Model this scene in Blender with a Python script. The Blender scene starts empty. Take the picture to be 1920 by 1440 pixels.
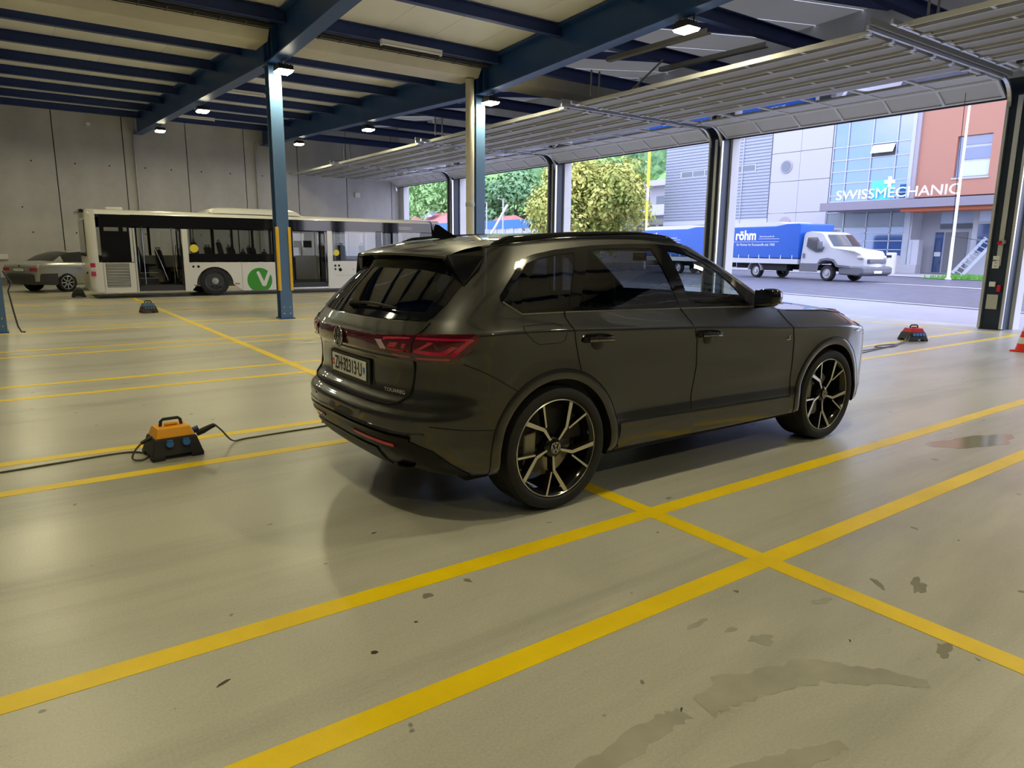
import bpy, bmesh, math, random
from mathutils import Vector, Matrix
R = random.Random(7)
PI = math.pi
SC = bpy.context.scene
COL = SC.collection

# ------------------------------------------------------------------ camera
CAM_F, CAM_YAW, CAM_PITCH, CAM_ROLL, CAM_H = 1307.8, math.radians(54.42), math.radians(10.93), math.radians(0.493), 1.55
def _cam_axes():
    cy, sy, cp, sp = math.cos(CAM_YAW), math.sin(CAM_YAW), math.cos(CAM_PITCH), math.sin(CAM_PITCH)
    f = Vector((cy*cp, sy*cp, -sp)); r = Vector((sy, -cy, 0)); u = r.cross(f)
    c, s = math.cos(CAM_ROLL), math.sin(CAM_ROLL)
    return c*r + s*u, -s*r + c*u, f
_r, _u, _f = _cam_axes()
cd = bpy.data.cameras.new('camera'); cam = bpy.data.objects.new('camera', cd); COL.objects.link(cam)
cd.sensor_width = 36.0; cd.lens = 36.0*CAM_F/1920.0; cd.clip_start = 0.05; cd.clip_end = 600
cam.matrix_world = Matrix(((_r.x, _u.x, -_f.x, 0), (_r.y, _u.y, -_f.y, 0), (_r.z, _u.z, -_f.z, CAM_H), (0, 0, 0, 1)))
SC.camera = cam

# ------------------------------------------------------------------ world: overcast sky with broken cloud
W = bpy.data.worlds.new('overcast_sky'); SC.world = W; W.use_nodes = True
nt = W.node_tree; nt.nodes.clear()
wo = nt.nodes.new('ShaderNodeOutputWorld'); wb = nt.nodes.new('ShaderNodeBackground')
tc = nt.nodes.new('ShaderNodeTexCoord'); nz = nt.nodes.new('ShaderNodeTexNoise'); cr = nt.nodes.new('ShaderNodeValToRGB')
mp = nt.nodes.new('ShaderNodeMapping'); mp.inputs['Scale'].default_value = (1.0, 1.0, 3.0)
nz.inputs['Scale'].default_value = 2.6; nz.inputs['Detail'].default_value = 5; nz.inputs['Roughness'].default_value = .55
cr.color_ramp.elements[0].position = .42; cr.color_ramp.elements[0].color = (.46, .60, 1.0, 1)
cr.color_ramp.elements[1].position = .62; cr.color_ramp.elements[1].color = (.92, .88, 1.0, 1)
nt.links.new(tc.outputs['Generated'], mp.inputs['Vector']); nt.links.new(mp.outputs['Vector'], nz.inputs['Vector'])
nt.links.new(nz.outputs['Fac'], cr.inputs['Fac']); nt.links.new(cr.outputs['Color'], wb.inputs['Color'])
nt.links.new(wb.outputs['Background'], wo.inputs['Surface'])
wb.inputs['Strength'].default_value = 4.4

# ------------------------------------------------------------------ view
vs = SC.view_settings
vs.view_transform = 'Standard'; vs.look = 'None'; vs.gamma = 1.0; vs.use_curve_mapping = False
vs.exposure = 0.0
SC.cycles.max_bounces = 7; SC.cycles.glossy_bounces = 3; SC.cycles.transmission_bounces = 3; SC.cycles.adaptive_threshold = .035
LAMP_W = 60.0            # watts of each hall floodlight
LAMP_COL = (1.0, .90, .52)

# ------------------------------------------------------------------ materials
_M = {}
def srgb(r, g, b):
    f = lambda c: (c/255/12.92) if c/255 <= .04045 else ((c/255+.055)/1.055)**2.4
    return (f(r), f(g), f(b))
def pm(name, col, rough=.5, metal=0.0, spec=.5, coat=0.0, emit=None, es=0.0, noise=None, bump=None, trans=0.0, ior=1.45, alpha=None):
    """principled material; noise=(scale, amount, stretch) varies the colour, bump=(scale, strength)"""
    if name in _M: return _M[name]
    m = bpy.data.materials.new(name); m.use_nodes = True
    n = m.node_tree.nodes; L = m.node_tree.links; b = n['Principled BSDF']
    b.inputs['Base Color'].default_value = (*col, 1); b.inputs['Roughness'].default_value = rough
    b.inputs['Metallic'].default_value = metal; b.inputs['Specular IOR Level'].default_value = spec
    b.inputs['Coat Weight'].default_value = coat; b.inputs['Coat Roughness'].default_value = .03
    b.inputs['Transmission Weight'].default_value = trans; b.inputs['IOR'].default_value = ior
    if emit: b.inputs['Emission Color'].default_value = (*emit, 1); b.inputs['Emission Strength'].default_value = es
    if noise or bump:
        t = n.new('ShaderNodeTexCoord')
    if noise:
        mpn = n.new('ShaderNodeMapping'); nn = n.new('ShaderNodeTexNoise'); rr = n.new('ShaderNodeValToRGB')
        nn.inputs['Scale'].default_value = noise[0]; nn.inputs['Detail'].default_value = 6; nn.inputs['Roughness'].default_value = .6
        if len(noise) > 2: mpn.inputs['Scale'].default_value = noise[2]
        a = noise[1]
        rr.color_ramp.elements[0].position = .3; rr.color_ramp.elements[1].position = .7
        rr.color_ramp.elements[0].color = (*[c*(1-a) for c in col], 1); rr.color_ramp.elements[1].color = (*[min(1, c*(1+a)) for c in col], 1)
        L.new(t.outputs['Object'], mpn.inputs['Vector']); L.new(mpn.outputs['Vector'], nn.inputs['Vector'])
        L.new(nn.outputs['Fac'], rr.inputs['Fac']); L.new(rr.outputs['Color'], b.inputs['Base Color'])
    if bump:
        bn = n.new('ShaderNodeTexNoise'); bp = n.new('ShaderNodeBump')
        bn.inputs['Scale'].default_value = bump[0]; bn.inputs['Detail'].default_value = 4
        bp.inputs['Strength'].default_value = bump[1]; bp.inputs['Distance'].default_value = .02
        L.new(t.outputs['Object'], bn.inputs['Vector']); L.new(bn.outputs['Fac'], bp.inputs['Height']); L.new(bp.outputs['Normal'], b.inputs['Normal'])
    _M[name] = m; return m
def glass(name, tint, refl=(1, 1, 1), rough=0.0, ior=1.5, extra=0.0):
    """thin tinted pane: transparent tint under a fresnel reflection"""
    if name in _M: return _M[name]
    m = bpy.data.materials.new(name); m.use_nodes = True
    n = m.node_tree.nodes; L = m.node_tree.links; n.clear()
    o = n.new('ShaderNodeOutputMaterial'); mx = n.new('ShaderNodeMixShader'); tr = n.new('ShaderNodeBsdfTransparent'); gl = n.new('ShaderNodeBsdfGlossy'); ge = n.new('ShaderNodeNewGeometry')
    tr.inputs['Color'].default_value = (*tint, 1); gl.inputs['Color'].default_value = (*refl, 1); gl.inputs['Roughness'].default_value = rough
    # Schlick fresnel of a thin sheet, alike from both sides
    dt = n.new('ShaderNodeVectorMath'); dt.operation = 'DOT_PRODUCT'; L.new(ge.outputs['Normal'], dt.inputs[0]); L.new(ge.outputs['Incoming'], dt.inputs[1])
    def mth(op, a, b=None, clampit=False):
        q = n.new('ShaderNodeMath'); q.operation = op; q.use_clamp = clampit
        for k, t in enumerate((a, b)):
            if t is None: continue
            if isinstance(t, (int, float)): q.inputs[k].default_value = t
            else: L.new(t, q.inputs[k])
        return q.outputs[0]
    f0 = ((ior-1)/(ior+1))**2*1.15+extra
    fac = mth('ADD', mth('MULTIPLY', mth('POWER', mth('SUBTRACT', 1.0, mth('ABSOLUTE', dt.outputs['Value'])), 5.0), 1-f0), f0, True)
    L.new(fac, mx.inputs['Fac'])
    L.new(tr.outputs[0], mx.inputs[1]); L.new(gl.outputs[0], mx.inputs[2]); L.new(mx.outputs[0], o.inputs['Surface'])
    _M[name] = m; return m

# ------------------------------------------------------------------ mesh builder
class MB:
    def __init__(s): s.v = []; s.f = []
    def add(s, vs_, fs):
        o = len(s.v); s.v += [tuple(p) for p in vs_]; s.f += [tuple(i+o for i in f) for f in fs]; return s
    def box(s, x0, x1, y0, y1, z0, z1, M=None):
        p = [(x0,y0,z0),(x1,y0,z0),(x1,y1,z0),(x0,y1,z0),(x0,y0,z1),(x1,y0,z1),(x1,y1,z1),(x0,y1,z1)]
        if M is not None: p = [M @ Vector(q) for q in p]
        return s.add(p, [(3,2,1,0),(4,5,6,7),(0,1,5,4),(1,2,6,5),(2,3,7,6),(3,0,4,7)])
    def cbox(s, c, d, M=None): 
        return s.box(c[0]-d[0]/2, c[0]+d[0]/2, c[1]-d[1]/2, c[1]+d[1]/2, c[2]-d[2]/2, c[2]+d[2]/2, M)
    def bar(s, a, b, w, h, up=(0,0,1)):
        """square bar from a to b, w across, h along up"""
        a = Vector(a); b = Vector(b); d = (b-a).normalized(); u = Vector(up); x = d.cross(u)
        if x.length < 1e-4: x = d.cross(Vector((1,0,0)))
        x.normalize(); u = x.cross(d)
        p = []
        for q in (a, b):
            for sx, su in ((-1,-1),(1,-1),(1,1),(-1,1)): p.append(q + x*sx*w/2 + u*su*h/2)
        return s.add(p, [(3,2,1,0),(4,5,6,7),(0,1,5,4),(1,2,6,5),(2,3,7,6),(3,0,4,7)])
    def prism(s, poly, axis, a, b):
        """poly 2D extruded along axis; axis 'x': poly=(y,z); 'y': (x,z); 'z': (x,y)"""
        n = len(poly)
        def P(q, t): return (t, q[0], q[1]) if axis == 'x' else ((q[0], t, q[1]) if axis == 'y' else (q[0], q[1], t))
        vs_ = [P(q, a) for q in poly] + [P(q, b) for q in poly]
        fs = [tuple(range(n-1, -1, -1)), tuple(range(n, 2*n))] + [(i, (i+1) % n, n+(i+1) % n, n+i) for i in range(n)]
        return s.add(vs_, fs)
    def tube(s, pts, r, n=8, caps=True):
        pts = [Vector(p) for p in pts]; rs = r if isinstance(r, (list, tuple)) else [r]*len(pts)
        rings = []; prev = None
        for i, p in enumerate(pts):
            d = (pts[min(i+1, len(pts)-1)] - pts[max(i-1, 0)]).normalized()
            if prev is None:
                x = d.cross(Vector((0,0,1)))
                if x.length < .1: x = d.cross(Vector((1,0,0)))
            else:
                x = prev - d*prev.dot(d)
            x.normalize(); prev = x; y = d.cross(x)
            rings.append([p + (x*math.cos(2*PI*k/n) + y*math.sin(2*PI*k/n))*rs[i] for k in range(n)])
        vs_ = [q for rg in rings for q in rg]; fs = []
        for i in range(len(pts)-1):
            for k in range(n): fs.append((i*n+k, i*n+(k+1) % n, (i+1)*n+(k+1) % n, (i+1)*n+k))
        if caps: fs += [tuple(range(n-1, -1, -1)), tuple(range((len(pts)-1)*n, len(pts)*n))]
        return s.add(vs_, fs)
    def cyl(s, a, b, r, n=16): return s.tube([a, b], r, n)
    def lathe(s, prof, o=(0,0,0), axis='z', n=24, caps=True, a0=0, a1=2*PI):
        """prof [(r, t)] spun about axis through o"""
        full = abs(a1-a0-2*PI) < 1e-6; m = n if full else n+1; vs_ = []; fs = []
        for r, t in prof:
            for k in range(m):
                a = a0+(a1-a0)*k/n; c, q = r*math.cos(a), r*math.sin(a)
                p = (c, q, t) if axis == 'z' else ((c, t, q) if axis == 'y' else (t, c, q))
                vs_.append((o[0]+p[0], o[1]+p[1], o[2]+p[2]))
        for i in range(len(prof)-1):
            for k in range(n):
                k2 = (k+1) % m; fs.append((i*m+k, i*m+k2, (i+1)*m+k2, (i+1)*m+k))
        if caps and full: fs += [tuple(range(m-1, -1, -1)), tuple(range((len(prof)-1)*m, len(prof)*m))]
        return s.add(vs_, fs)
    def quad(s, a, b, c, d): return s.add([a, b, c, d], [(0,1,2,3)])
    def grid(s, P):
        """P[i][j] positions"""
        n, m = len(P), len(P[0])
        return s.add([q for row in P for q in row], [(i*m+j, (i+1)*m+j, (i+1)*m+j+1, i*m+j+1) for i in range(n-1) for j in range(m-1)])
    def mesh(s, name):
        me = bpy.data.meshes.new(name); me.from_pydata(s.v, [], s.f); me.validate(); me.update(); return me
    def build(s, name, m, parent=None, smooth=None, bevel=0, bseg=2, loc=None, solid=0, fixn=True):
        me = s.mesh(name)
        if fixn or bevel:
            bm = bmesh.new(); bm.from_mesh(me)
            if fixn: bmesh.ops.recalc_face_normals(bm, faces=bm.faces)
            bm.to_mesh(me); bm.free()
        if smooth is not None:
            me.shade_smooth(); me.set_sharp_from_angle(angle=math.radians(smooth))
        me.materials.append(m)
        o = bpy.data.objects.new(name, me); COL.objects.link(o)
        if parent: o.parent = parent
        if loc: o.location = loc
        if solid:
            sm = o.modifiers.new('thickness', 'SOLIDIFY'); sm.thickness = solid; sm.offset = -1
        if bevel:
            bv = o.modifiers.new('bevel', 'BEVEL'); bv.width = bevel; bv.segments = bseg; bv.limit_method = 'ANGLE'; bv.angle_limit = math.radians(35)
            me.shade_smooth(); me.set_sharp_from_angle(angle=math.radians(50))
        return o
def tag(o, label=None, cat=None, group=None, kind=None):
    if label: o['label'] = label
    if cat: o['category'] = cat
    if group: o['group'] = group
    if kind: o['kind'] = kind
    return o
def empty(name, loc=(0,0,0), rz=0, label=None, cat=None, group=None, kind=None):
    o = bpy.data.objects.new(name, None); COL.objects.link(o); o.location = loc; o.rotation_euler.z = rz
    o.empty_display_size = .1
    return tag(o, label, cat, group, kind)
def inst(src, name, parent=None, M=None, loc=None):
    o = bpy.data.objects.new(name, src.data); COL.objects.link(o)
    if parent: o.parent = parent
    if M is not None: o.matrix_local = M
    if loc is not None: o.location = loc
    for md in src.modifiers:
        if md.type == 'BEVEL':
            b = o.modifiers.new('bevel', 'BEVEL'); b.width = md.width; b.segments = md.segments; b.limit_method = 'ANGLE'; b.angle_limit = md.angle_limit
    return o
def copy_tree(o, parent=None):
    c = o.copy(); COL.objects.link(c); c.parent = parent
    for ch in list(o.children): copy_tree(ch, c)
    return c
def text(name, s, size, m, parent, M, extrude=.001, align='CENTER', shear=0, bold=0, sx=1.0):
    cu = bpy.data.curves.new(name, 'FONT'); cu.body = s; cu.size = size; cu.extrude = extrude; cu.align_x = align; cu.align_y = 'CENTER'; cu.shear = shear; cu.offset = bold
    cu.materials.append(m); cu.resolution_u = 3
    o = bpy.data.objects.new(name, cu); COL.objects.link(o)
    if parent: o.parent = parent
    me = bpy.data.meshes.new_from_object(o); bpy.data.objects.remove(o); bpy.data.curves.remove(cu)
    me.name = name; o = bpy.data.objects.new(name, me); COL.objects.link(o)
    if parent: o.parent = parent
    o.matrix_local = M @ Matrix.Diagonal((sx, 1, 1, 1))
    return o
def frame(o, right, up):
    """matrix whose local x is right, local y is up"""
    r = Vector(right).normalized(); u = Vector(up); n = r.cross(u).normalized(); u = n.cross(r)
    return Matrix(((r.x, u.x, n.x, o[0]), (r.y, u.y, n.y, o[1]), (r.z, u.z, n.z, o[2]), (0,0,0,1)))
def lerp(a, b, t): return a+(b-a)*t
def interp(tab, x):
    if x <= tab[0][0]: return tab[0][1]
    for (x0, y0), (x1, y1) in zip(tab, tab[1:]):
        if x <= x1: return y0+(y1-y0)*(x-x0)/(x1-x0)
    return tab[-1][1]
def smoothtab(tab):
    """monotone-ish cubic through tab -> function"""
    xs = [t[0] for t in tab]; ys = [t[1] for t in tab]; n = len(xs)
    d = [(ys[i+1]-ys[i])/(xs[i+1]-xs[i]) for i in range(n-1)]
    m = [d[0]]+[0 if d[i-1]*d[i] <= 0 else 2*d[i-1]*d[i]/(d[i-1]+d[i]) for i in range(1, n-1)]+[d[-1]]
    def f(x):
        if x <= xs[0]: return ys[0]
        if x >= xs[-1]: return ys[-1]
        lo, hi = 0, n-1
        while hi-lo > 1:
            k = (lo+hi)//2
            if xs[k] <= x: lo = k
            else: hi = k
        h = xs[hi]-xs[lo]; t = (x-xs[lo])/h
        return (2*t**3-3*t*t+1)*ys[lo]+(t**3-2*t*t+t)*h*m[lo]+(-2*t**3+3*t*t)*ys[hi]+(t**3-t*t)*h*m[hi]
    return f
# ================================================================== THE HALL
XD = 16.7      # door wall
YB = 33.6      # back wall
XL, YN = -12.0, -12.0
BEAM_X = [-5.35, -0.25, 4.92, 10.0]
def beam_z(y): return 5.27+.043*abs(y-15.5)          # underside of the beams: butterfly roof with the valley at y=15.5
def ceil_z(y): return beam_z(y)+.78

# ---- floor
def floor_material():
    m = bpy.data.materials.new('sealed_concrete_floor'); m.use_nodes = True
    n = m.node_tree.nodes; L = m.node_tree.links; b = n['Principled BSDF']
    t = n.new('ShaderNodeTexCoord')
    def noise(scale, detail, st=(1,1,1), rough=.6, dist=0):
        mp = n.new('ShaderNodeMapping'); mp.inputs['Scale'].default_value = st
        q = n.new('ShaderNodeTexNoise'); q.inputs['Scale'].default_value = scale; q.inputs['Detail'].default_value = detail; q.inputs['Roughness'].default_value = rough; q.inputs['Distortion'].default_value = dist
        L.new(t.outputs['Object'], mp.inputs['Vector']); L.new(mp.outputs['Vector'], q.inputs['Vector']); return q
    def ramp(q, stops):
        r = n.new('ShaderNodeValToRGB'); L.new(q.outputs['Fac'], r.inputs['Fac'])
        e = r.color_ramp.elements
        while len(e) < len(stops): e.new(.5)
        for k, (p, c) in enumerate(stops): e[k].position = p; e[k].color = (c, c, c, 1) if isinstance(c, float) else (*c, 1)
        return r
    def mix(a, bb, mode='MULTIPLY', fac=1.0):
        q = n.new('ShaderNodeMix'); q.data_type = 'RGBA'; q.blend_type = mode; q.inputs['Factor'].default_value = fac
        L.new(a, q.inputs['A']); L.new(bb, q.inputs['B']); return q.outputs['Result']
    base = ramp(noise(.35, 5), [(.3, (.45, .435, .375)), (.7, (.53, .515, .445))])
    fine = ramp(noise(90, 3), [(.3, .88), (.7, 1.06)])
    streak = ramp(noise(1.1, 6, (.12, 1, 1), .65, .6), [(.34, .70), (.52, 1.0)])        # drag marks run with the lanes
    streak2 = ramp(noise(.5, 5, (.5, 1, 1), .7, 1.2), [(.3, .84), (.5, 1.0)])
    spot = ramp(noise(9, 2, rough=.4), [(.245, .42), (.262, 1.0)])
    c = mix(base.outputs[0], fine.outputs[0]); c = mix(c, streak.outputs[0], fac=.9); c = mix(c, streak2.outputs[0], fac=.8); c = mix(c, spot.outputs[0])
    L.new(c, b.inputs['Base Color'])
    rr = ramp(noise(1.3, 3, (.3, 1, 1), .5, .3), [(.25, .26), (.75, .38)]); L.new(rr.outputs[0], b.inputs['Roughness'])
    bn = noise(140, 3); bp = n.new('ShaderNodeBump'); bp.inputs['Strength'].default_value = .10; bp.inputs['Distance'].default_value = .004
    L.new(bn.outputs['Fac'], bp.inputs['Height']); L.new(bp.outputs['Normal'], b.inputs['Normal'])
    b.inputs['Specular IOR Level'].default_value = .42
    return m
FL = tag(MB().box(XL, XD+.45, YN, YB, -.15, 0).build('floor', floor_material()), kind='structure')
YEL = pm('yellow_floor_paint', srgb(238, 203, 0), .42, noise=(2.2, .10), bump=(120, .06))
def stripe(x0, x1, y0, y1): MB().box(x0, x1, y0, y1, 0, .0016).build('painted_line', YEL, FL)
LW = .058
for y in (-8.6, -7.85, -5.3, -4.55, -1.45, -.7, 1.953, 2.747, 5.28, 6.03, 8.61, 9.40, 11.94, 12.6, 15.2, 15.95, 18.55, 19.3, 21.9, 22.65, 25.2, 26.0, 28.6, 29.3):
    stripe(XL+.3, 15.75, y-LW, y+LW)
for x in (3.0, 15.8): 
    MB().box(x-LW, x+LW, -9.5, 31.5, 0, .0022).build('painted_line', YEL, FL)
# wet patches and oil spots, shapes of their own
WET = pm('wet_concrete', (.27, .255, .20), .12, noise=(6, .10))
OIL = pm('oil_spot', srgb(62, 56, 44), .35)
DAMP = pm('damp_concrete', (.37, .355, .295), .26, noise=(5, .12))
def blob(cx, cy, rx, ry, a, m, z=.0009, name='stain', seed=0, amp=.35, n=28):
    q = random.Random(seed); ph = [q.uniform(0, 6.28) for _ in range(5)]; pts = []
    for k in range(n):
        t = 2*PI*k/n; rr = 1+amp*(.5*math.sin(2*t+ph[0])+.35*math.sin(3*t+ph[1])+.3*math.sin(5*t+ph[2])+.2*math.sin(9*t+ph[3]))
        x, y = rx*rr*math.cos(t), ry*rr*math.sin(t)
        pts.append((cx+x*math.cos(a)-y*math.sin(a), cy+x*math.sin(a)+y*math.cos(a)))
    MB().prism(pts, 'z', 0, z).build(name, m, FL)
def band(pts, ws, m, z=.0006, seed=0):
    q = random.Random(seed); L_, R_ = [], []
    for i in range(len(pts)-1):
        for s in range(8):
            t = s/8; x = lerp(pts[i][0], pts[i+1][0], t); y = lerp(pts[i][1], pts[i+1][1], t); w = lerp(ws[i], ws[i+1], t)
            def tn(k): k = max(1, min(len(pts)-2, k)); return (pts[k+1][0]-pts[k-1][0], pts[k+1][1]-pts[k-1][1])
            ta, tb = tn(i), tn(i+1); dx, dy = lerp(ta[0], tb[0], t), lerp(ta[1], tb[1], t); l = math.hypot(dx, dy); nx, ny = -dy/l, dx/l
            L_.append((x+nx*w*q.uniform(.75, 1.25), y+ny*w*q.uniform(.75, 1.25))); R_.append((x-nx*w*q.uniform(.75, 1.25), y-ny*w*q.uniform(.75, 1.25)))
    mb = MB(); n = len(L_); mb.add([(x, y, z) for x, y in L_]+[(x, y, z) for x, y in R_], [(i, i+1, n+i+1, n+i) for i in range(n-1)])
    mb.build('stain', m, FL)
blob(3.22, 1.49, .05, .018, .9, WET, seed=1); blob(3.36, 1.37, .085, .03, .35, WET, seed=2, amp=.5); blob(2.88, 1.05, .055, .03, .2, WET, seed=3, amp=.5)
blob(2.84, 1.55, .05, .022, -.2, DAMP, seed=4); blob(2.34, 1.51, .06, .03, -.6, DAMP, seed=6, amp=.5); blob(2.22, 1.74, .06, .016, .1, DAMP, seed=7); blob(2.30, 1.63, .03, .015, .1, DAMP, seed=17)
blob(6.45, 2.34, .42, .16, -.25, WET, seed=8, amp=.3); blob(3.03, 1.13, .02, .012, 0, DAMP, seed=18)
blob(1.01, 2.32, .014, .012, 0, OIL, seed=10, amp=.15); blob(1.25, 2.43, .008, .006, 0, OIL, seed=11, amp=.2); blob(.48, 2.45, .028, .008, .5, OIL, seed=12, amp=.2)
blob(1.73, 1.40, .011, .004, .6, OIL, seed=13); blob(2.63, 1.3, .009, .004, .6, OIL, seed=14); blob(4.1, 1.5, .009, .004, .2, OIL, seed=15); blob(1.5, 3.4, .012, .007, .2, OIL, seed=16)
band([(.9, 1.33), (1.32, 1.36), (1.62, 1.39), (1.74, 1.38)], [.03, .045, .04, .03], DAMP, seed=3)
band([(1.80, 1.36), (1.95, 1.38), (2.31, 1.27), (2.5, 1.09), (2.6, .96)], [.05, .07, .075, .05, .02], DAMP, .0007, seed=5)
band([(1.6, 1.12), (1.85, 1.03), (2.05, .98)], [.02, .04, .02], DAMP, seed=9)

# ---- concrete back wall: precast panels with open joints, plinth, downpipes
CONC = pm('precast_concrete', (.50, .49, .48), .8, noise=(.55, .18), bump=(14, .12))
JOINT = pm('joint_shadow_gap', (.03, .03, .03), .9)
GREYP = pm('galvanised_grey', (.45, .45, .44), .45, .4)
WB = tag(MB().box(XL, XD+.4, YB+.16, YB+.40, -.1, 8.4).build('wall_back', JOINT), kind='structure')
x = XL; k = 0
edges = [-12.0, -10.1, -7.7, -5.3, -2.9, -.45, 1.95, 4.36, 6.76, 9.16, 11.56, 13.96, 16.36, 17.1]
PAN = {}
for a, b in zip(edges, edges[1:]):
    w = round(b-a-.03, 2)
    if w not in PAN: PAN[w] = MB().box(0, w, 0, .2, .30, 8.2).build('wall_panel', CONC, WB, bevel=.012); PAN[w].location = (a+.015, YB, 0)
    else: inst(PAN[w], 'wall_panel', WB, loc=(a+.015, YB, 0))
MB().box(XL, XD+.4, YB-.02, YB+.16, 0, .29).build('plinth', pm('plinth_concrete', (.20, .195, .18), .8, noise=(1, .2)), WB)
for x in (4.75, 9.65): MB().cyl((x, YB-.08, .1), (x, YB-.08, 6.2), .045, 10).build('conduit', GREYP, WB, smooth=40)
hole = MB().lathe([(.03, -.004), (.03, .0)], axis='y', n=10)
hole = hole.build('tie_hole', JOINT, WB); hole.location = (.7, YB, 3.0)
for x in (-.3, 1.15, 2.6, 3.8, 5.1, 6.1, 7.3, 8.5, 9.9): 
    inst(hole, 'tie_hole', WB, loc=(x, YB, 4.75)); inst(hole, 'tie_hole', WB, loc=(x-.2, YB, 2.05))
tag(MB().box(3.10, 3.26, YB-.08, YB, 6.22, 6.36).build('wall_sensor', pm('white_plastic', (.75, .75, .72), .4), bevel=.01), 'small white box mounted high on concrete wall under the roof', 'sensor')
tag(MB().box(-.25, .05, YB-.1, YB, 1.0, 1.2).build('wall_box', pm('white_plastic', (0,0,0)), bevel=.02), 'pale rounded box on concrete wall beside the silver coupe', 'wall box')
tag(MB().box(14.35, 14.6, YB-.12, YB, 4.0, 4.25).build('alarm_box', pm('white_plastic', (0,0,0)), bevel=.02), 'small white box on concrete wall near the far door corner', 'wall box')
# unseen walls that close the hall
WN = tag(MB().box(XL, XD+.4, YN-.3, YN, -.1, 7.8).build('wall_near', pm('dark_block_wall', (.20, .195, .185), .8)), kind='structure')
WLf = tag(MB().box(XL-.3, XL, YN-.3, YB+.4, -.1, 7.4).build('wall_left', CONC), kind='structure')

# ---- roof: white sandwich panels on blue purlins
RP = pm('white_roof_panel', (.84, .82, .75), .5, noise=(.7, .05))
NAVY = pm('blue_steel_paint', srgb(40, 76, 132), .42, noise=(3, .08))
NAVYD = pm('dark_blue_purlin', srgb(44, 62, 116), .5, noise=(3, .1))
CE = empty('ceiling', kind='structure')
def translucent_fill_roof():
    # bay roof given made-up translucency, so added skylight brightens its underside
    m = bpy.data.materials.new('translucent_fill_sheet'); m.use_nodes = True; n = m.node_tree.nodes; L = m.node_tree.links; n.clear()
    o = n.new('ShaderNodeOutputMaterial'); mx = n.new('ShaderNodeMixShader'); d = n.new('ShaderNodeBsdfDiffuse'); t = n.new('ShaderNodeBsdfTranslucent')
    d.inputs['Color'].default_value = (.80, .79, .76, 1); t.inputs['Color'].default_value = (.95, .88, .72, 1); mx.inputs['Fac'].default_value = .036
    L.new(d.outputs[0], mx.inputs[1]); L.new(t.outputs[0], mx.inputs[2]); L.new(mx.outputs[0], o.inputs['Surface']); return m
RPB = translucent_fill_roof()
YV = 15.7
far_q = MB().prism([(YV, ceil_z(15.5)), (YB+.3, ceil_z(YB)), (YB+.3, ceil_z(YB)+.1), (YV, ceil_z(15.5)+.1)], 'x', .006, 1.115-.006)
far_p = far_q.build('roof_panel', RP, CE); far_p.location.x = XL
near_q = MB().prism([(YV, ceil_z(15.5)), (YN-.3, ceil_z(YN)), (YN-.3, ceil_z(YN)+.1), (YV, ceil_z(15.5)+.1)], 'x', .006, 1.115-.006)
near_p = near_q.build('roof_panel', RP, CE); near_p.location.x = XL
for k in range(1, 20):
    inst(far_p, 'roof_panel', CE, loc=(XL+1.115*k, 0, 0)); inst(near_p, 'roof_panel', CE, loc=(XL+1.115*k, 0, 0))
# door bay: the roof rises towards the doors
def bay_z(x, y): return ceil_z(y)+.03+(x-10.3)*.115
def bayroof(y0, y1):
    mb = MB(); x0, x1 = 10.28, XD+.5
    for ya, yb in ((y0, y1),):
        p = [(x0, ya, bay_z(x0, ya)), (x1, ya, bay_z(x1, ya)), (x1, yb, bay_z(x1, yb)), (x0, yb, bay_z(x0, yb))]
        mb.add(p, [(0,1,2,3)])
    mb.build('roof_panel', RPB, CE)
yy = YN
while yy < YB:
    y2 = min(yy+1.2, YB+.2)
    if yy < 15.5 < y2: bayroof(yy+.006, 15.5); bayroof(15.5, y2-.006)
    else: bayroof(yy+.006, y2-.006)
    yy += 1.2
MB().box(10.2, 10.32, YN, YB, ceil_z(15.5), ceil_z(15.5)+1.5).build('roof_edge', NAVYD, CE)
def isec(y, z0, h, x0, x1, w=.14, t=.014):
    """I purlin along x, underside z0"""
    return MB().box(x0, x1, y-w/2, y+w/2, z0, z0+t).box(x0, x1, y-w/2, y+w/2, z0+h-t, z0+h).box(x0, x1, y-.005, y+.005, z0+t, z0+h-t)
PURL_Y = [14.55, 12.3, 10.0, 7.7, 5.4, 3.1, .8, -1.5, -3.8, -6.1, -8.4, -10.7, 17.75, 20.1, 22.6, 24.95, 27.4, 29.8, 32.3]
spans = [(XL, -5.35), (-5.35, -.25), (-.25, 4.92), (4.92, 10.0)]
pc = {}
for y in PURL_Y:
    for a, b in spans:
        key = round(b-a, 3)
        if key not in pc: 
            pc[key] = isec(0, 0, .24, .012, b-a-.012).build('purlin', NAVYD, CE); o = pc[key]
        else: o = inst(pc[key], 'purlin', CE)
        o.location = (a, y, ceil_z(y)-.25)
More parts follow.
